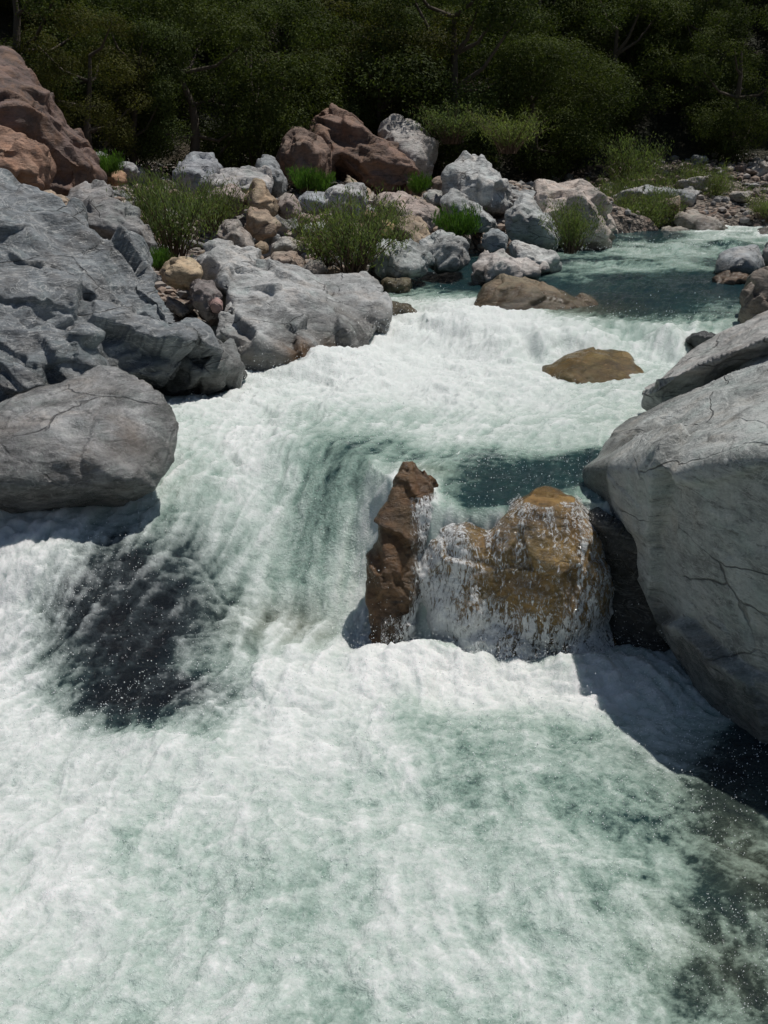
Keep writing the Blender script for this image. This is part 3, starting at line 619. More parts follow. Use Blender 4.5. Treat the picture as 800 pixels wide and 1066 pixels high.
S4 = [
 # name, label, outline, depth, thickness, colour, opts
 ('rock', 'low dark wet rock between the smooth glossy boulder and the broad rusty footed rock', [(140, 385), (175, 365), (205, 345), (232, 355), (245, 378), (262, 392), (240, 405), (190, 408), (150, 402)], 10.4, .9, (.20, .205, .20), dict(reach=.35, vein=.3)),
 ('rock', 'tan flat topped rock lit by the sun above the dark gap on the left bank', [(166, 283), (182, 268), (200, 270), (218, 282), (216, 292), (202, 300), (184, 298), (170, 292)], 12.8, .6, (.50, .39, .26), dict(vein=0, rust=.1)),
 ('rock', 'dark rock with domed grey top and black hollow beneath beside the left bush', [(70, 222), (92, 208), (120, 200), (142, 212), (152, 238), (165, 268), (140, 272), (110, 262), (86, 242)], 14.5, 1.3, (.27, .265, .26), dict(ridge=[(72, 228), (100, 232), (135, 245), (150, 260)], vein=.2)),
 ('rock', 'rough grey stones at the foot of the red brown cliff', [(60, 215), (75, 198), (100, 190), (122, 196), (128, 208), (96, 216), (80, 228)], 15.5, 1.1, (.30, .29, .285), {}),
 ('rock', 'pale tan stone lying along the crest of the grey outcrop', [(34, 205), (50, 200), (74, 208), (80, 220), (64, 224), (44, 214)], 12.8, .6, (.46, .35, .26), dict(vein=0)),
 ('cliff_rock', 'tall weathered red brown rock mass at the upper left edge', [(-60, 70), (0, 58), (24, 85), (50, 100), (78, 125), (92, 155), (104, 185), (96, 205), (40, 215), (-60, 210)], 18, 3.5, (.17, .115, .098), dict(rough=.8, vein=0, rust=.35)),
 ('rock', 'sunlit orange red rock resting below the tall brown rock at the left edge', [(-30, 140), (0, 135), (28, 150), (50, 160), (58, 178), (48, 195), (26, 192), (-30, 182)], 15.5, 1.5, (.33, .20, .14), dict(vein=0, rust=.2, rough=.5)),
 ('rock', 'rounded grey rock half hidden behind the large left bush', [(180, 180), (200, 160), (222, 158), (232, 178), (226, 196), (200, 202), (184, 198)], 22, 1.5, (.30, .31, .33), {}),
 ('rock', 'flat topped pale rock with brown underside behind the pink stones', [(214, 192), (228, 180), (262, 174), (280, 178), (288, 196), (278, 206), (250, 202), (222, 204)], 20.5, 1.6, (.44, .43, .42), dict(ridge=[(216, 196), (250, 190), (284, 198), (280, 204)], vein=.1)),
 ('rock', 'dark grey leaning rock behind the flat topped pale rock', [(264, 168), (280, 160), (290, 172), (298, 190), (296, 203), (284, 204), (276, 190)], 21.5, 1.2, (.26, .27, .28), {}),
 ('rock', 'mauve pink rock with a dark flank above the tan stones', [(212, 212), (224, 196), (246, 193), (256, 205), (258, 222), (240, 226), (220, 226)], 19, 1.1, (.40, .32, .30), dict(vein=0)),
 ('rock', 'ochre pyramid shaped rock among the pink stones on the left bank', [(254, 204), (266, 186), (272, 186), (288, 210), (292, 226), (262, 228)], 18.8, .9, (.38, .29, .20), dict(vein=0)),
 ('rock', 'tan rock with black shaded front above the pale pointed rock', [(256, 222), (262, 215), (280, 220), (292, 234), (286, 244), (270, 250), (260, 246)], 17.6, .9, (.40, .30, .22), dict(ridge=[(258, 228), (272, 232), (290, 240)], vein=0)),
 ('rock', 'grey brown rock stacked behind the pointed pale rock', [(224, 248), (232, 228), (246, 226), (258, 244), (268, 262), (262, 276), (244, 268)], 16.2, .9, (.33, .29, .26), {}),
 ('rock', 'small tan cube shaped stone beside the pale pointed rock', [(266, 256), (272, 250), (280, 254), (280, 264), (268, 264)], 16, .4, (.45, .34, .23), dict(vein=0)),
 ('rock', 'pale rock with a dark notch in front of the brushy willow', [(280, 258), (292, 248), (306, 248), (312, 256), (300, 262), (296, 274), (284, 272)], 16.3, .6, (.42, .40, .37), dict(vein=.2)),
 ('rock', 'brown flat stone leaning against the pale rock left of the willow', [(276, 278), (288, 262), (304, 262), (318, 272), (316, 284), (300, 290), (284, 288)], 15.6, .7, (.34, .27, .22), dict(vein=0)),
 ('rock', 'dark triangular stone at the foot of the willow', [(310, 284), (322, 272), (336, 272), (342, 282), (326, 290)], 15.3, .5, (.28, .25, .22), dict(vein=.1)),
 ('rock', 'long low brown stone at the waterside below the willow', [(320, 296), (340, 287), (366, 290), (384, 296), (376, 305), (340, 303)], 14.9, .7, (.30, .23, .17), dict(vein=0)),
 ('rock', 'blue grey block with a bright top beside the pale square block', [(309, 206), (314, 201), (336, 200), (345, 206), (342, 220), (318, 222), (310, 216)], 20, 1., (.34, .36, .38), dict(vein=.2)),
 ('rock', 'pale square block of rock below the large tilted brown slab', [(336, 206), (346, 193), (380, 191), (384, 212), (380, 226), (350, 226)], 19.8, 1., (.46, .45, .44), dict(vein=.3)),
 ('rock', 'white quartz like rock gleaming left of the willow', [(314, 238), (322, 232), (336, 232), (350, 242), (350, 250), (332, 248), (318, 246)], 17.6, .6, (.66, .66, .64), dict(vein=.1)),
 ('rock', 'thin brown slab between the blue grey block and the white rock', [(308, 228), (318, 222), (334, 228), (332, 234), (316, 238)], 18.4, .6, (.30, .23, .19), dict(vein=0)),
 ('rock', 'dusty pink rock under the brown slab left of the blue grey block', [(286, 206), (298, 200), (312, 206), (314, 224), (300, 230), (288, 222)], 19.2, .9, (.36, .30, .27), dict(vein=0)),
 ('boulder', 'rounded brown boulder with a shaded face left of the large tilted slab', [(292, 150), (302, 135), (314, 133), (330, 142), (346, 160), (354, 176), (346, 188), (328, 192), (300, 188), (290, 170)], 24, 2.3, (.20, .135, .105), dict(vein=0, rust=.2, ridge=[(298, 160), (320, 150), (342, 172), (340, 186), (305, 184)])),
 ('slab', 'huge tilted red brown slab leaning on the upper left bank', [(306, 138), (322, 118), (342, 107), (356, 122), (372, 138), (398, 144), (424, 160), (444, 176), (442, 190), (420, 198), (384, 200), (372, 188), (352, 160), (328, 142)], 25, 2.6, (.20, .125, .095), dict(vein=0, rust=.3, rough=.4, strata=4, axis=(.5, 0, .85), ridge=[(350, 140), (376, 158), (376, 190), (400, 192), (430, 186), (400, 160)])),
 ('boulder', 'tall pale grey pink boulder behind the huge tilted brown slab', [(392, 150), (398, 126), (408, 118), (424, 122), (444, 138), (453, 152), (450, 176), (444, 190), (420, 190), (400, 170)], 27, 2.4, (.37, .34, .32), dict(vein=1.)),
 ('rock', 'pink topped rock with dark shaded flank right of the willow', [(386, 208), (398, 198), (420, 202), (436, 208), (456, 216), (454, 234), (440, 246), (420, 240), (396, 226)], 20, 1.4, (.43, .35, .31), dict(ridge=[(390, 214), (412, 222), (438, 226), (452, 230)], vein=.1)),
 ('rock', 'low rounded blue grey rock at the waterline below the willow', [(388, 262), (396, 250), (424, 250), (444, 258), (452, 272), (440, 288), (400, 290), (390, 284)], 16.2, 1.2, (.38, .40, .39), dict(vein=.8)),
 ('rock', 'pale striped rock on the shore next to the low blue grey rock', [(434, 258), (446, 246), (458, 240), (480, 246), (494, 254), (492, 272), (476, 282), (456, 282), (446, 272)], 17, 1.1, (.42, .43, .42), dict(vein=1., strata=3.5)),
 ('boulder', 'tall grey white boulder with dark cleft in the middle of the far bank', [(466, 186), (468, 172), (488, 163), (502, 165), (520, 178), (536, 194), (534, 216), (524, 222), (506, 216), (488, 206), (474, 214), (462, 206)], 22, 1.9, (.47, .48, .47), dict(vein=1., rough=.9, ridge=[(470, 188), (490, 192), (512, 205), (528, 200), (524, 216)])),
 ('rock', 'grey rock under the tall grey white boulder beside the green sedge', [(458, 210), (470, 198), (492, 210), (508, 222), (520, 232), (522, 246), (508, 244), (484, 226), (464, 224)], 20.5, 1., (.40, .41, .40), dict(vein=.4)),
 ('boulder', 'dark faced grey boulder between the tall grey one and the big pink one', [(524, 222), (534, 210), (546, 203), (560, 216), (574, 232), (582, 248), (580, 262), (560, 266), (538, 252), (528, 240)], 20.5, 1.4, (.40, .41, .40), dict(ridge=[(528, 228), (546, 234), (566, 240), (580, 250), (572, 258)], vein=.3)),
 ('boulder', 'big pinkish white boulder standing at the bend of the river', [(544, 204), (550, 190), (574, 189), (606, 192), (622, 200), (634, 216), (640, 238), (634, 256), (612, 268), (590, 270), (570, 240), (556, 220)], 21.8, 2.2, (.50, .43, .38), dict(vein=.6, rust=.15, ridge=[(575, 205), (612, 210), (628, 236), (612, 250), (590, 262), (580, 245)])),
 ('rock', 'small dark blue grey rock wedged below the dark faced boulder', [(500, 252), (506, 240), (520, 238), (530, 246), (526, 262), (510, 264)], 18.3, .6, (.30, .33, .34), {}),
 ('rock', 'flat white rock just behind the speckled pale rock in the river', [(526, 262), (530, 250), (544, 252), (558, 262), (576, 264), (590, 274), (586, 284), (560, 284), (536, 280)], 17.5, .8, (.52, .52, .50), dict(vein=.3, wet=.4)),
 ('rock', 'speckled pale pinkish rock standing in the river above the cascade', [(492, 278), (502, 266), (518, 264), (546, 270), (566, 278), (572, 288), (560, 300), (520, 302), (496, 296)], 16.3, 1., (.50, .46, .43), dict(vein=0, rough=.7)),
 ('rock', 'wet brown rock with grey crown at the lip of the upper cascade', [(494, 318), (504, 300), (524, 288), (545, 290), (566, 300), (590, 306), (618, 316), (632, 330), (600, 345), (540, 350), (500, 345)], 14.2, 1.1, (.25, .20, .13), dict(reach=.3, rust=.3, vein=0, allwet=.3, cuts=3, facet=.45, rough=.5)),
 ('rock', 'low brown rock awash at the head of the cascade by the left shore', [(396, 300), (402, 290), (420, 288), (432, 296), (430, 306), (404, 308)], 15.4, .6, (.20, .165, .10), dict(allwet=.5, vein=0)),
 ('rock', 'brown rock in the foam beside the end of the broad pale rock', [(396, 322), (406, 314), (424, 316), (436, 326), (430, 340), (404, 344)], 14., .7, (.19, .16, .10), dict(allwet=.5, vein=0)),
 ('boulder', 'mossy golden brown boulder awash in the foam below the upper cascade', [(552, 408), (566, 384), (588, 368), (620, 361), (654, 367), (674, 384), (684, 408), (650, 425), (600, 425)], 11.3, 1.3, (.36, .25, .09), dict(allwet=.6, cuts=3, facet=.35, smooth=5, rust=.4, vein=0, reach=.4, voxel=.018)),
 ('rock', 'dark flat stone in the foam beside the long right slab', [(710, 354), (724, 347), (748, 346), (752, 356), (730, 364)], 12, .6, (.14, .145, .15), dict(allwet=.8, vein=0)),
 ('boulder', 'dark brown boulder with pale top at the right edge beside the upper pool', [(772, 332), (774, 302), (786, 280), (800, 276), (850, 275), (850, 350), (790, 350)], 12.6, 1.2, (.24, .20, .165), dict(ridge=[(776, 305), (800, 296), (850, 296), (850, 330), (780, 330)], vein=.2)),
 ('rock', 'round blue grey rock in the riffle near the right edge', [(744, 276), (750, 264), (768, 257), (788, 256), (796, 268), (796, 286), (760, 288), (746, 284)], 17.5, 1.1, (.32, .34, .35), dict(vein=.6, smooth=7, rough=.6, facet=.2, cuts=2)),
 ('rock', 'small grey stone behind the round blue grey rock at the right edge', [(790, 262), (800, 250), (830, 252), (830, 280), (794, 282)], 18.5, 1., (.30, .29, .28), {}),
 ('rock', 'brown flat stone awash left of the dark brown boulder at the right edge', [(740, 290), (756, 284), (780, 286), (784, 294), (764, 298), (744, 297)], 16.3, .7, (.27, .19, .13), dict(allwet=.3, vein=0)),
 ('rock', 'pale rounded rock on the far shore under the green willows', [(684, 248), (690, 238), (704, 236), (722, 242), (726, 250), (700, 254)], 25.5, 1.2, (.40, .37, .32), dict(vein=0)),
 ('boulder', 'long brown grey boulder with a black shaded foot on the far shore', [(702, 226), (716, 222), (744, 226), (758, 236), (764, 248), (748, 253), (716, 250), (704, 240)], 26.5, 1.8, (.34, .30, .26), dict(ridge=[(708, 230), (730, 236), (756, 244), (750, 250)], vein=0)),
 ('rock', 'flat grey rock above the long brown grey boulder on the far shore', [(696, 214), (708, 209), (728, 211), (732, 218), (714, 222), (700, 220)], 29, 1.4, (.30, .30, .28), {}),
 ('rock', 'white rock at the water by the right edge of the far shore', [(782, 246), (790, 238), (812, 236), (830, 246), (820, 254), (790, 252)], 25, 1.2, (.40, .38, .36), {}),
 ('rock', 'dark red brown rock on the earth bank at the right edge', [(760, 198), (776, 190), (810, 182), (830, 200), (820, 214), (776, 212)], 31, 2., (.17, .12, .095), dict(vein=0)),
 ('rock', 'small brown stone below the tall grey white boulder by the spruce scrub', [(448, 188), (458, 182), (468, 190), (466, 200), (452, 202)], 23, .8, (.32, .24, .19), dict(vein=0)),
 ('rock', 'squat grey stone between the pink topped rock and the tall grey boulder', [(440, 204), (450, 196), (462, 200), (464, 212), (450, 216)], 22, .7, (.34, .33, .31), {}),
 ('rock', 'round ochre stone half hidden by the right side of the willow', [(392, 234), (398, 228), (408, 230), (412, 240), (402, 246), (392, 242)], 18, .5, (.44, .33, .17), dict(vein=0)),
 ('rock', 'flat grey stone at the foot of the dark trees on the upper left', [(92, 164), (98, 158), (112, 160), (114, 170), (98, 172)], 20, .8, (.38, .38, .38), {}),
 ('rock', 'small orange stone left of the large left bush', [(106, 184), (114, 178), (130, 180), (134, 190), (118, 194)], 19, .7, (.42, .25, .15), dict(vein=0)),
 ('rock', 'grey stone above the small orange stone near the left bush', [(120, 172), (130, 168), (142, 172), (146, 182), (132, 184)], 20, .8, (.33, .33, .33), {}),
 ('rock', 'dark stone under the tan flat topped rock beside the trickle', [(196, 300), (206, 290), (222, 292), (232, 306), (230, 330), (216, 334), (204, 320)], 12.4, .7, (.22, .19, .18), dict(vein=.3)),
 ('rock', 'reddish pebble shaped stone in the gap below the tan rock', [(218, 316), (224, 308), (232, 312), (232, 326), (222, 326)], 12, .3, (.34, .22, .2), dict(vein=0)),
 ('rock', 'knobby wet stone in the trickle behind the low dark rock', [(176, 345), (184, 334), (202, 336), (210, 348), (200, 360), (182, 360)], 10.9, .5, (.18, .185, .18), dict(allwet=.7)),
]
for nm_, lb, pts, d, T, colr, kw in S4:
    kw = dict(kw); kw.setdefault('rough', .4); kw.setdefault('crag', .4); kw.setdefault('smooth', 1); kw.setdefault('cuts', 18); kw.setdefault('facet', 1.0); kw.setdefault('voxel', max(d*.0016, .012)); kw.setdefault('gloss', .1); kw.setdefault('reach', .28)
    R(nm_, lb, pts, d, T, colr, **kw)

# ------------------------------------------------------------ loose stones on the bank
def stone_proto(seed):
    r = np.random.default_rng(seed); p = r.normal(size=(11, 3)); p /= np.linalg.norm(p, axis=1)[:, None]; p *= np.array([.5, .42, .32])*r.uniform(.8, 1.1, (11, 1))
    v, nm, t = solid_to_np([remesh_np([tuple(q) for q in p], .03, 7, seed)], .03, 1)
    v, cav = displace(v, nm, seed, .8, .4, .6, facet=.9)
    return npmesh('stone', v, t, ROCK, True, {'wet': np.zeros(len(v)), 'cav': cav, 'stain': np.zeros(len(v))})
stone_me = [stone_proto(500+k) for k in range(6)]
SC = [GREY, (.34, .33, .32), (.30, .24, .21), (.32, .25, .18), (.19, .12, .09), (.33, .30, .27), (.38, .33, .29)]
SL = ['small grey stone', 'small pale stone', 'small pinkish stone', 'small tan stone', 'small brown stone', 'small drab stone', 'small beige stone']
def scatter_stones(n, fx, fy, smin, smax, where, group, seed):
    r = np.random.default_rng(seed); k = 0; tries = 0
    while k < n and tries < n*40:
        tries += 1; x, y = fx(r), fy(r)
        if x is None: continue
        s = min(XR(y)-x, x-XL(y), YF-y)
        if s > -.05: continue
        sz = smin+(smax-smin)*r.random()**2.5; i = int(r.integers(0, 7))
        o = link('stone', stone_me[int(r.integers(0, 6))]); o.location = (x, y, gz(x, y)+.12*sz); o.rotation_euler = (r.uniform(-.4, .4), r.uniform(-.4, .4), r.uniform(0, 6.3)); o.scale = (sz*r.uniform(.8, 1.3), sz, sz*r.uniform(.7, 1.1))
        o.color = (*SC[i], 1); o['rust'] = 0.; o['vein'] = .2; o['gloss'] = 0.
        tag(o, SL[i]+' '+where, 'stone', group); k += 1
scatter_stones(200, lambda r: r.uniform(-6.5, 3.8), lambda r: r.uniform(13, 25), .3, 1.3, 'among the boulders of the left bank', 'loose stones on the left bank', 3)
scatter_stones(60, lambda r: r.uniform(5.5, 14), lambda r: r.uniform(26.6, 32), .3, 1.4, 'on the earth bank of the far right shore', 'loose stones on the far right shore', 4)
scatter_stones(40, lambda r: r.uniform(-3.6, -1.4), lambda r: r.uniform(11.4, 14), .12, .4, 'in the gap beside the grey outcrop', 'stones in the gap by the outcrop', 5)

def make_rubble():
    r = np.random.default_rng(8); bm = bmesh.new(); bmesh.ops.create_icosphere(bm, subdivisions=1, radius=.5); bv = np.array([v.co[:] for v in bm.verts]); bf = np.array([[v.index for v in f.verts] for f in bm.faces]); bm.free()
    x = r.uniform(-8, 14, 30000); y = r.uniform(10.5, 33, 30000); s = np.minimum(np.minimum(x-XL(y), XR(y)-x), YF-y); foot = np.interp(x, [-12, -4, 3, 8], [22, 26.5, 30, 31.5])
    ok = (s < .15) & ((x < 5) | (r.random(30000) < .45)) & (y < foot+1) & (fbm2(x*.7, y*.7, 3, 9) > -.35); x, y = x[ok], y[ok]; z, _ = ground_z(x, y); n = len(x)
    sz = .06+.22*r.random(n)**3; sc = sz[:, None]*np.stack([r.uniform(.7, 1.4, n), r.uniform(.7, 1.2, n), r.uniform(.4, .9, n)], 1); an = r.uniform(0, 6.3, n)
    w_ = bv[None]*(1+r.uniform(-.22, .22, (n, len(bv), 1)))*sc[:, None]; c, s_ = np.cos(an)[:, None], np.sin(an)[:, None]
    v = np.stack([w_[..., 0]*c-w_[..., 1]*s_+x[:, None], w_[..., 0]*s_+w_[..., 1]*c+y[:, None], w_[..., 2]+z[:, None]+sz[:, None]*.15], -1)
    m = NT('rubble_stone'); g = m.n('ShaderNodeNewGeometry'); nz = m.noise(m.coord(), 14, 4)
    c0 = m.ramp(g.outputs['Random Per Island'], [(0, (.16, .15, .14)), (.25, (.34, .33, .32)), (.5, (.33, .26, .21)), (.75, (.24, .17, .13)), (1, (.46, .43, .39))])
    m.set(m.b.inputs['Base Color'], m.mix(m.rng(nz, .4, .7, 0, .5), c0, (.1, .09, .08))); m.b.inputs['Roughness'].default_value = .85
    tag(link('rubble', npmesh('rubble', v.reshape(-1, 3), ((np.arange(n)*len(bv))[:, None, None]+bf[None]).reshape(-1, 3), m.m, False)), kind='stuff')
make_rubble()

# ------------------------------------------------------------ trees and shrubs
def tubes(paths, nseg=6):
    V, Fc = [], []
    for pts, rad in paths:
        b = len(V); n = len(pts)
        for i, p in enumerate(pts):
            p = np.array(p); q = np.array(pts[min(i+1, n-1)])-np.array(pts[max(i-1, 0)]); q = q/(np.linalg.norm(q)+1e-9)
            a = np.cross(q, [.3, 1, .2]); a /= np.linalg.norm(a)+1e-9; c = np.cross(q, a)
            for k in range(nseg):
                t = 2*math.pi*k/nseg; V.append(p+rad[i]*(a*math.cos(t)+c*math.sin(t)))
        for i in range(n-1):
            for k in range(nseg):
                Fc.append((b+i*nseg+k, b+i*nseg+(k+1) % nseg, b+(i+1)*nseg+(k+1) % nseg, b+(i+1)*nseg+k))
    return np.array(V), np.array(Fc)
def leaves(cen, nrm, L, W, r):
    n = len(cen); d = r.normal(size=(n, 3)); d -= (d*nrm).sum(1)[:, None]*nrm; d /= np.linalg.norm(d, axis=1)[:, None]+1e-9; e = np.cross(nrm, d)
    L = L*r.uniform(.6, 1.3, n)[:, None]; W = W*r.uniform(.7, 1.2, n)[:, None]
    v = np.stack([cen-d*L*.5, cen+e*W*.5+nrm*W*.15, cen+d*L*.5, cen-e*W*.5+nrm*W*.15], 1).reshape(-1, 3)
    return v, np.arange(n*4).reshape(n, 4)
def tree_proto(seed, h, rad, nclump, nleaf, leaf, mat, narrow=False):
    r = np.random.default_rng(seed); base = .10*h
    tr = [(0, 0, 0)]; 
    for i in range(1, 6): tr.append((tr[-1][0]+r.normal()*.06*h*.3, tr[-1][1]+r.normal()*.06*h*.3, h*.75*i/5))
    paths = [(tr, [.035*h*(1-.15*i) for i in range(6)])]
    cl = []
    for k in range(nclump):
        t = r.random()**.8; ang = r.uniform(0, 2*math.pi); z = base+(h-base)*t
        prof = math.sin(math.pi*min(1, .18+.82*(1-t)))**.6 if not narrow else (1-t)**.7+.12
        q = rad*prof*r.uniform(.35, 1.05); c = np.array([math.cos(ang)*q, math.sin(ang)*q, z-.12*q]); cr = rad*r.uniform(.2, .36)
        cl.append((c, cr))
        if k % 3 == 0:
            j = min(5, int(z/(h*.75)*4)); s0 = np.array(tr[j]); m_ = (s0+c)/2+np.array([0, 0, -.05*h])
            paths.append(([s0, m_, c], [.012*h, .008*h, .003*h]))
    C_, N_ = [], []
    for c, cr in cl:
        m = int(nleaf*(cr/(rad*.28))**2); u = r.normal(size=(m, 3)); u /= np.linalg.norm(u, axis=1)[:, None]
        rr = cr*(.55+.5*r.random(m))[:, None]*(1+.25*np.sin(u[:, :1]*7+seed)*np.cos(u[:, 1:2]*6)); pos = c+u*rr*np.array([1.15, 1.15, .75])
        nn = u+r.normal(size=(m, 3))*.6+np.array([0, 0, .5]); nn /= np.linalg.norm(nn, axis=1)[:, None]
        C_.append(pos); N_.append(nn)
    lv, lf = leaves(np.concatenate(C_), np.concatenate(N_), leaf, leaf*.55, r)
    tv, tf = tubes(paths)
    return npmesh('trunk', tv, tf, BARK, True), npmesh('crown', lv, lf, mat, False)
TP = [tree_proto(900+k, 5.5, 2.2, 34, 900, .085, LEAF_TREE) for k in range(4)] + [tree_proto(950, 7.5, 1.9, 50, 700, .085, LEAF_TREE, True), tree_proto(960, 5, 2.0, 34, 900, .08, LEAF_OLIVE)]
def plant_tree(k, x, y, z, s, rz, label, group=None, name='evergreen_tree'):
    t = empty(name, (x, y, z-.15)); t.rotation_euler = (0, 0, rz); t.scale = (s*random.uniform(.9, 1.15), s*random.uniform(.9, 1.15), s)
    a = link('trunk', TP[k][0], t); b = link('crown', TP[k][1], t); tag(t, label, 'tree', group)
# the wood on the shaded hillside
n = 0
for row, yy in enumerate(np.arange(27.0, 49, 1.75)):
    half = yy*.40+2.5; sx = 2.15+.02*yy
    for xx in np.arange(-half, half, sx):
        x = xx+random.uniform(-1, 1); y = yy+random.uniform(-.9, .9)
        foot = np.interp(x, [-12, -4, 3, 8], [23.5, 27.5, 30, 31])
        if y < foot: continue
        g = ['front edge of the dark wood above the river', 'middle slope of the dark wood', 'upper slope of the dark wood'][0 if y < foot+4 else (1 if y < foot+11 else 2)]
        k = random.choice([0, 1, 2, 3, 3, 4] if y > foot+3 else [0, 1, 2, 3, 5])
        plant_tree(k, x, y, gz(x, y), random.uniform(.5, .8)*(1+.012*(y-30)), random.uniform(0, 6.3), ('dark dense evergreen tree on the ' if k < 4 else 'narrow dark conifer on the ' if k == 4 else 'olive brown leafed tree on the ')+g, 'trees on the '+g)
for (px, py, d, k, s, lab) in [(478, 168, 29, 1, 1.0, 'dark tree with bare forked trunks standing behind the tall grey boulders'), (95, 160, 23, 5, .62, 'yellow green leafed small tree beside the red brown cliff rock'), (405, 130, 30, 5, .9, 'olive tree rising behind the tilted brown slab'),
                               (560, 175, 30, 3, .7, 'low spreading tree behind the big pinkish boulder'), (20, 110, 24, 0, .8, 'dark tree above the red brown cliff at the left edge'), (200, 150, 25, 2, .75, 'dark tree over the shaded stones on the upper left'), (270, 150, 26.5, 0, .8, 'dark tree behind the rounded brown boulder'), (140, 160, 24, 3, .6, 'dark bushy tree left of the shaded stones')]:
    p = P(px, py, d); plant_tree(k, p[0], d, gz(p[0], d), s, random.uniform(0, 6), lab)

def shrub_proto(seed, h, wd, nstem, nleaf, ll, lw, mat, up=.8):
    r = np.random.default_rng(seed); paths = []; C_, N_ = [], []
    for k in range(nstem):
        ang = r.uniform(0, 6.3); b = np.array([math.cos(ang), math.sin(ang), 0])*wd*.12*r.random(); lean = wd*.5*r.random()**.7; hh = h*r.uniform(.5, 1.02)*(1-.3*lean/wd)
        pts = [b]; 
        for i in range(1, 6):
            t = i/5; pts.append(b+np.array([math.cos(ang)*lean*t**1.4, math.sin(ang)*lean*t**1.4, hh*t])+r.normal(size=3)*.02*h)
        paths.append((pts, [.009*h*(1-.16*i) for i in range(6)]))
        m = nleaf; t = r.uniform(.28, 1, m)**.8; idx = t*5; i0 = np.minimum(idx.astype(int), 4); fr = (idx-i0)[:, None]; pp = np.array(pts)
        pos = pp[i0]*(1-fr)+pp[i0+1]*fr+r.normal(size=(m, 3))*.055*h
        C_.append(pos); N_.append(r.normal(size=(m, 3)))
    c = np.concatenate(C_); q = np.concatenate(N_); q /= np.linalg.norm(q, axis=1)[:, None]
    # narrow leaves pointing up and out
    n_ = len(c); d = np.stack([r.normal(size=n_)*.5, r.normal(size=n_)*.5, np.full(n_, up)], 1)+c*.15/h; d /= np.linalg.norm(d, axis=1)[:, None]
    e = np.cross(d, q); e /= np.linalg.norm(e, axis=1)[:, None]+1e-9; L = ll*r.uniform(.6, 1.3, (n_, 1)); W = lw*r.uniform(.7, 1.2, (n_, 1))
    v = np.stack([c-d*L*.5, c+e*W*.5, c+d*L*.5, c-e*W*.5], 1).reshape(-1, 3)
    sv, sf = tubes(paths, 4)
    return npmesh('stems', sv, sf, STEM, True), npmesh('leaves', v, np.arange(n_*4).reshape(-1, 4), mat, False)
WIL = [shrub_proto(700+k, 1.3, 1.5, 55, 75, .085, .016, LEAF_BUSH) for k in range(2)]
SED = [shrub_proto(720+k, .6, 1.0, 60, 45, .11, .016, LEAF_GREEN, 1.2) for k in range(2)]
def shrub(protos, px, py, d, sx, sz, label, name='willow_shrub', cat='shrub', group=None, z=None):
    p = P(px, py, d); k = random.randrange(2); t = empty(name, (p[0], d, p[2] if z is None else z)); t.rotation_euler = (0, 0, random.uniform(0, 6)); t.scale = (sx, sx, sz)
    link('stems', protos[k][0], t); link('leaves', protos[k][1], t); tag(t, label, cat, group)
shrub(WIL, 183, 272, 15.2, .85, 1.0, 'tall green willow shrub with bare brown stems behind the tan rock')
shrub(WIL, 222, 240, 17.2, .75, .62, 'bright green shrub leaning right of the tall left willow')
shrub(WIL, 160, 232, 17.0, .6, .6, 'small green shrub touching the left side of the tall left willow')
shrub(WIL, 368, 288, 15.6, 1.05, 1.0, 'wide brushy willow shrub growing at the water in the middle of the left bank')
shrub(WIL, 340, 280, 16.2, .7, .7, 'dark lower bush on the left side of the wide willow')
shrub(WIL, 400, 256, 18.5, .7, .55, 'light green shrub behind the right side of the wide willow')
shrub(SED, 478, 250, 18.8, .8, 1.0, 'dense bright green sedge clump under the tall grey white boulder', 'sedge_clump', 'plant')
shrub(WIL, 594, 264, 19.2, .72, .78, 'olive green shrub in front of the big pinkish boulder')
shrub(SED, 112, 184, 18.5, .6, .7, 'small green tuft beside the orange stone', 'grass_tuft', 'plant')
shrub(SED, 318, 200, 21, .7, .8, 'green grass tuft below the rounded brown boulder', 'grass_tuft', 'plant')
shrub(SED, 336, 202, 20.8, .5, .7, 'second green grass tuft nearer the pale square block', 'grass_tuft', 'plant')
shrub(SED, 165, 282, 13.4, .4, .5, 'low weed patch left of the tan flat topped rock', 'weed', 'plant')
shrub(SED, 436, 204, 23, .5, .8, 'small grass tuft behind the pink topped rock', 'grass_tuft', 'plant')
for i, (px, py, s1, s2) in enumerate([(640, 246, .9, .9), (662, 248, 1.1, 1.0), (684, 244, 1.0, 1.0), (630, 236, .8, 1.1), (650, 232, 1.0, 1.1), (676, 226, 1.1, 1.2), (694, 220, .9, 1.1)]):
    shrub(WIL, px, py, 26+.25*(248-py)*.6, s1, s2*.9, 'green willow shrub in the thicket on the far shore right of the pinkish boulder', group='willow thicket on the far shore')
shrub(WIL, 742, 216, 29, .9, .8, 'lone green shrub on the earth bank above the long brown boulder')
shrub(WIL, 722, 214, 30, 1.1, 1.0, 'bushy green shrub above the flat grey rock on the far shore')
shrub(WIL, 770, 226, 29, .9, .7, 'low green shrub behind the right end of the long brown boulder')
shrub(WIL, 655, 196, 30, 1.3, 1.1, 'tall green shrub at the back of the thicket under the dark trees')
shrub(WIL, 796, 232, 27, .7, .6, 'green shrub at the right edge of the far shore')
shrub(WIL, 530, 160, 26, 1.2, .8, 'dim green shrub under the trees behind the tall grey white boulder')
shrub(WIL, 470, 150, 27, 1.2, .8, 'dim green shrub under the forked tree')
#, .8, .6, 'shaded shrub behind the rounded grey rock on the upper left')
#, .9, .6, 'shaded shrub behind the flat topped pale rock')

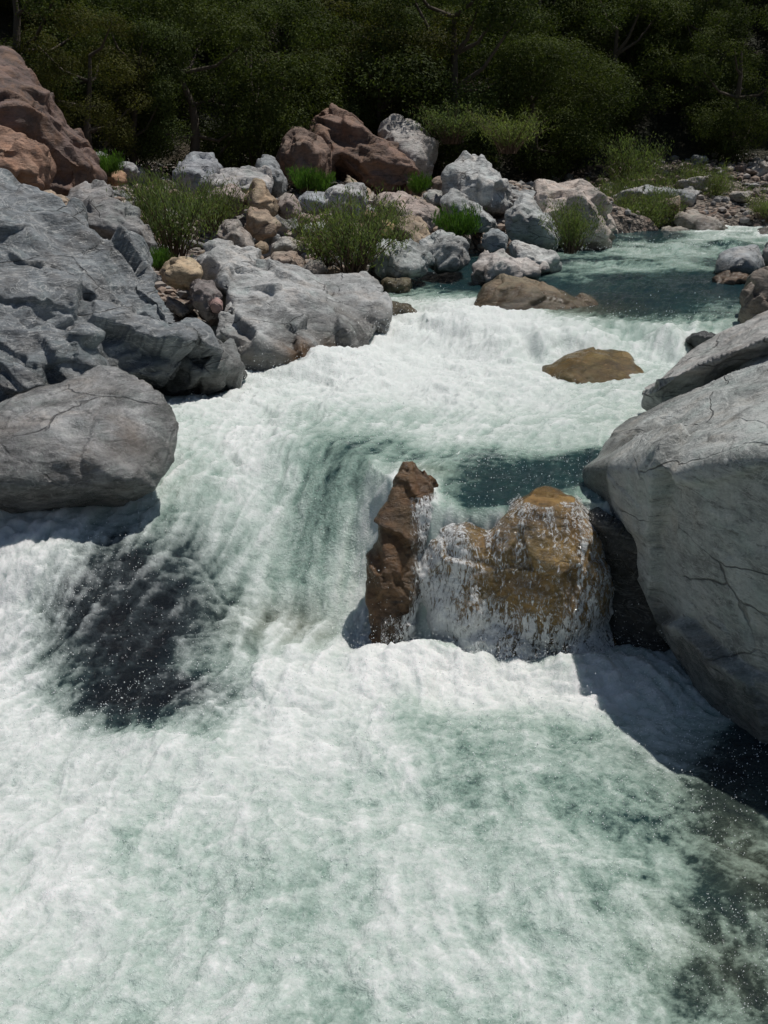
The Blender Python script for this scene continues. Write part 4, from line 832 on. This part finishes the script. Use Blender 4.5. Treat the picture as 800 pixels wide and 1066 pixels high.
# ------------------------------------------------------------ the curtain of water over the golden and brown rocks
def curtain_material():
    m = NT('water_curtain'); a = m.attr('aer'); co = m.coord()
    mp = m.n('ShaderNodeMapping'); m.set(mp.inputs[0], co); mp.inputs['Scale'].default_value = (1, 1, .35)
    f = m.noise(mp.outputs[0], 42, 6, .72, 1.2); g = m.noise(co, 30, 4, .6, .5)
    af = m.math('ADD', a, m.math('MULTIPLY', m.math('SUBTRACT', f, .5), 2.3))
    op = m.rng(af, .46, .86)
    m.set(m.b.inputs['Base Color'], (.95, .96, .955)); m.b.inputs['Roughness'].default_value = .3
    bn = m.bump(m.math('ADD', f, g), 1., .03); m.set(m.b.inputs['Normal'], bn)
    gl = m.n('ShaderNodeBsdfGlossy'); m.set(gl.inputs['Roughness'], .12); m.set(gl.inputs['Normal'], bn); m.set(gl.inputs['Color'], (1, 1, 1))
    tr = m.n('ShaderNodeBsdfTransparent'); m.set(tr.inputs[0], (.98, .99, .98))
    fr = m.n('ShaderNodeFresnel'); fr.inputs[0].default_value = 1.45; m.set(fr.inputs['Normal'], bn)
    m1 = m.n('ShaderNodeMixShader'); m.set(m1.inputs[0], m.math('ADD', m.math('MULTIPLY', m.rng(g, .5, .62), .22), .03)); m.t.links.new(tr.outputs[0], m1.inputs[1]); m.t.links.new(gl.outputs[0], m1.inputs[2])
    m2 = m.n('ShaderNodeMixShader'); m.set(m2.inputs[0], m.math('MULTIPLY', op, .93)); m.t.links.new(m1.outputs[0], m2.inputs[1]); m.t.links.new(m.b.outputs[0], m2.inputs[2])
    m.t.links.new(m2.outputs[0], m.out.inputs[0]); return m.m
def make_curtain():
    trees = []
    for o, v, t in (g1o, g2o): trees.append(BVHTree.FromPolygons([tuple(q) for q in v], [tuple(q) for q in t]))
    nx, nz = 300, 240; x = np.linspace(-.02, 1.5, nx); z = np.linspace(-.06, .93, nz); Yv = np.zeros((nz, nx)); hit = np.zeros((nz, nx))
    for j in range(nz):
        for i in range(nx):
            best = 6.98
            for k, tr in enumerate(trees):
                h = tr.ray_cast(Vector((x[i], 4.5, z[j])), Vector((0, 1, 0)), 4)
                if h[0] is not None and h[0].y < best: best = h[0].y; hit[j, i] = 1 if k == 0 else .5
            Yv[j, i] = best
    for _ in range(6):   # water bridges small hollows
        q = np.pad(Yv, 1, mode='edge'); Yv = np.minimum(Yv, (q[:-2, 1:-1]+q[2:, 1:-1]+q[1:-1, :-2]+q[1:-1, 2:])/4)
    X, Z = np.meshgrid(x, z)
    n = fbm2(X*9, Z*3, 4, 200, g=.6); Yv = Yv-.018-.016*n-.02*np.clip(.5-Z, 0, 1)
    st = fbm2(X*14+.8*fbm2(X*4, Z*3, 3, 7), Z*3.2, 5, 210, g=.65)
    pxx = 400+X/Yv*1143
    # heavy on the left half and at the foot, thin over the golden face
    a = np.interp(pxx, [395, 415, 440, 470, 500, 540, 600, 630, 650], [.0, .2, .82, .76, .56, .44, .42, .58, .5])
    a = a+.35*sst(.45, -.02, Z)+.12*sst(.75, .9, Z)*(pxx > 470)
    a = a+.55*st
    a = np.where(hit == .5, a-.18+.2*sst(.4, 0, Z), a)
    v = np.stack([X, Yv, Z], -1).reshape(-1, 3)
    hk = hit > 0
    for _ in range(4):
        q = np.pad(hk, 1); hk = q[1:-1, 1:-1] | q[:-2, 1:-1] | q[2:, 1:-1] | q[1:-1, :-2] | q[1:-1, 2:]
    hk &= ~((pxx < 428) & (hit != 1) & (Z > .22))
    fc = gridfaces(nz, nx); fc = fc[hk.ravel()[fc].all(1)]
    me = npmesh('water_curtain', v, fc, curtain_material(), True, {'aer': np.clip(a, -.5, 1.2).ravel()})
    tag(link('water_curtain', me), kind='stuff')
make_curtain()

# ------------------------------------------------------------ spray thrown up by the falls, and painted sparkle specks
def make_spray():
    r = np.random.default_rng(77); m = NT('spray_sparkle'); m.b.inputs['Base Color'].default_value = (.93, .95, .95, 1); m.b.inputs['Roughness'].default_value = .25
    C_, S_ = [], []
    E = [(420, 690, 0, .5, .25, .28, 900), (520, 700, 0, .5, .2, .26, 900), (610, 690, 0, .4, .2, .3, 700), (300, 720, .05, .5, .3, .22, 500), (60, 620, .35, .5, .6, .25, 500), (180, 790, .05, .6, .3, .2, 500), (50, 780, .1, .5, .5, .22, 400),
         (380, 600, .4, .12, .2, .25, 350), (430, 345, 1.15, .7, .6, .35, 700), (600, 345, 1.1, 1.2, .2, .25, 900), (700, 345, 1.12, .9, .2, .25, 600), (350, 385, 1.0, .5, .4, .25, 400), (190, 345, 1.05, .15, .2, .2, 200), (620, 262, 1.5, 1.2, .6, .25, 200), (720, 258, 1.5, 1.2, .6, .3, 250), (290, 400, .95, .5, .3, .2, 200), (560, 540, .85, .4, .2, .08, 250)]
    for px, py, z, rx, ry, h, n in E:
        p = PZ(px, py, z); x = p[0]+r.normal(size=n)*rx*.6; y = p[1]+r.normal(size=n)*ry*.6; cl = fbm2(x*6, y*6, 2, 5)*.5+.5
        zz = z+.03+h*(r.exponential(.33, n))*(.3+cl); C_.append(np.stack([x, y, zz], 1)); S_.append((.0016+.0022*r.random(n)**3)*(p[1]/6.5)**.75)
    # white drop-shaped specks painting sun sparkle over the whole surface
    n = 20000; k = r.integers(0, WX.size, n*5); x, y, z = WX.ravel()[k], WY.ravel()[k], WZ.ravel()[k]; ok = (y > 3) & (y < 11) & (x > -3.2) & (x < 2.4) & (fbm2(x*2, y*2, 3, 15) > -.15); x, y, z = x[ok][:n], y[ok][:n], z[ok][:n]
    C_.append(np.stack([x, y, z+.004+.02*r.exponential(.5, len(x))], 1)); S_.append((.0013+.0020*r.random(len(x))**4)*(y/5)**.9*np.where(y < 6.2, 1.35, 1.))
    c = np.concatenate(C_); s = np.concatenate(S_)[:, None, None]
    o = np.array([[1, 0, 0], [-1, 0, 0], [0, 1, 0], [0, -1, 0], [0, 0, 1.3], [0, 0, -1.3]])
    v = (c[:, None, :]+o[None]*s).reshape(-1, 3)
    f = np.array([[0, 2, 4], [2, 1, 4], [1, 3, 4], [3, 0, 4], [2, 0, 5], [1, 2, 5], [3, 1, 5], [0, 3, 5]]); Fc = (np.arange(len(c))*6)[:, None, None]+f[None]
    tag(link('spray', npmesh('spray', v, Fc.reshape(-1, 3), m.m, True)), kind='stuff')
make_spray()
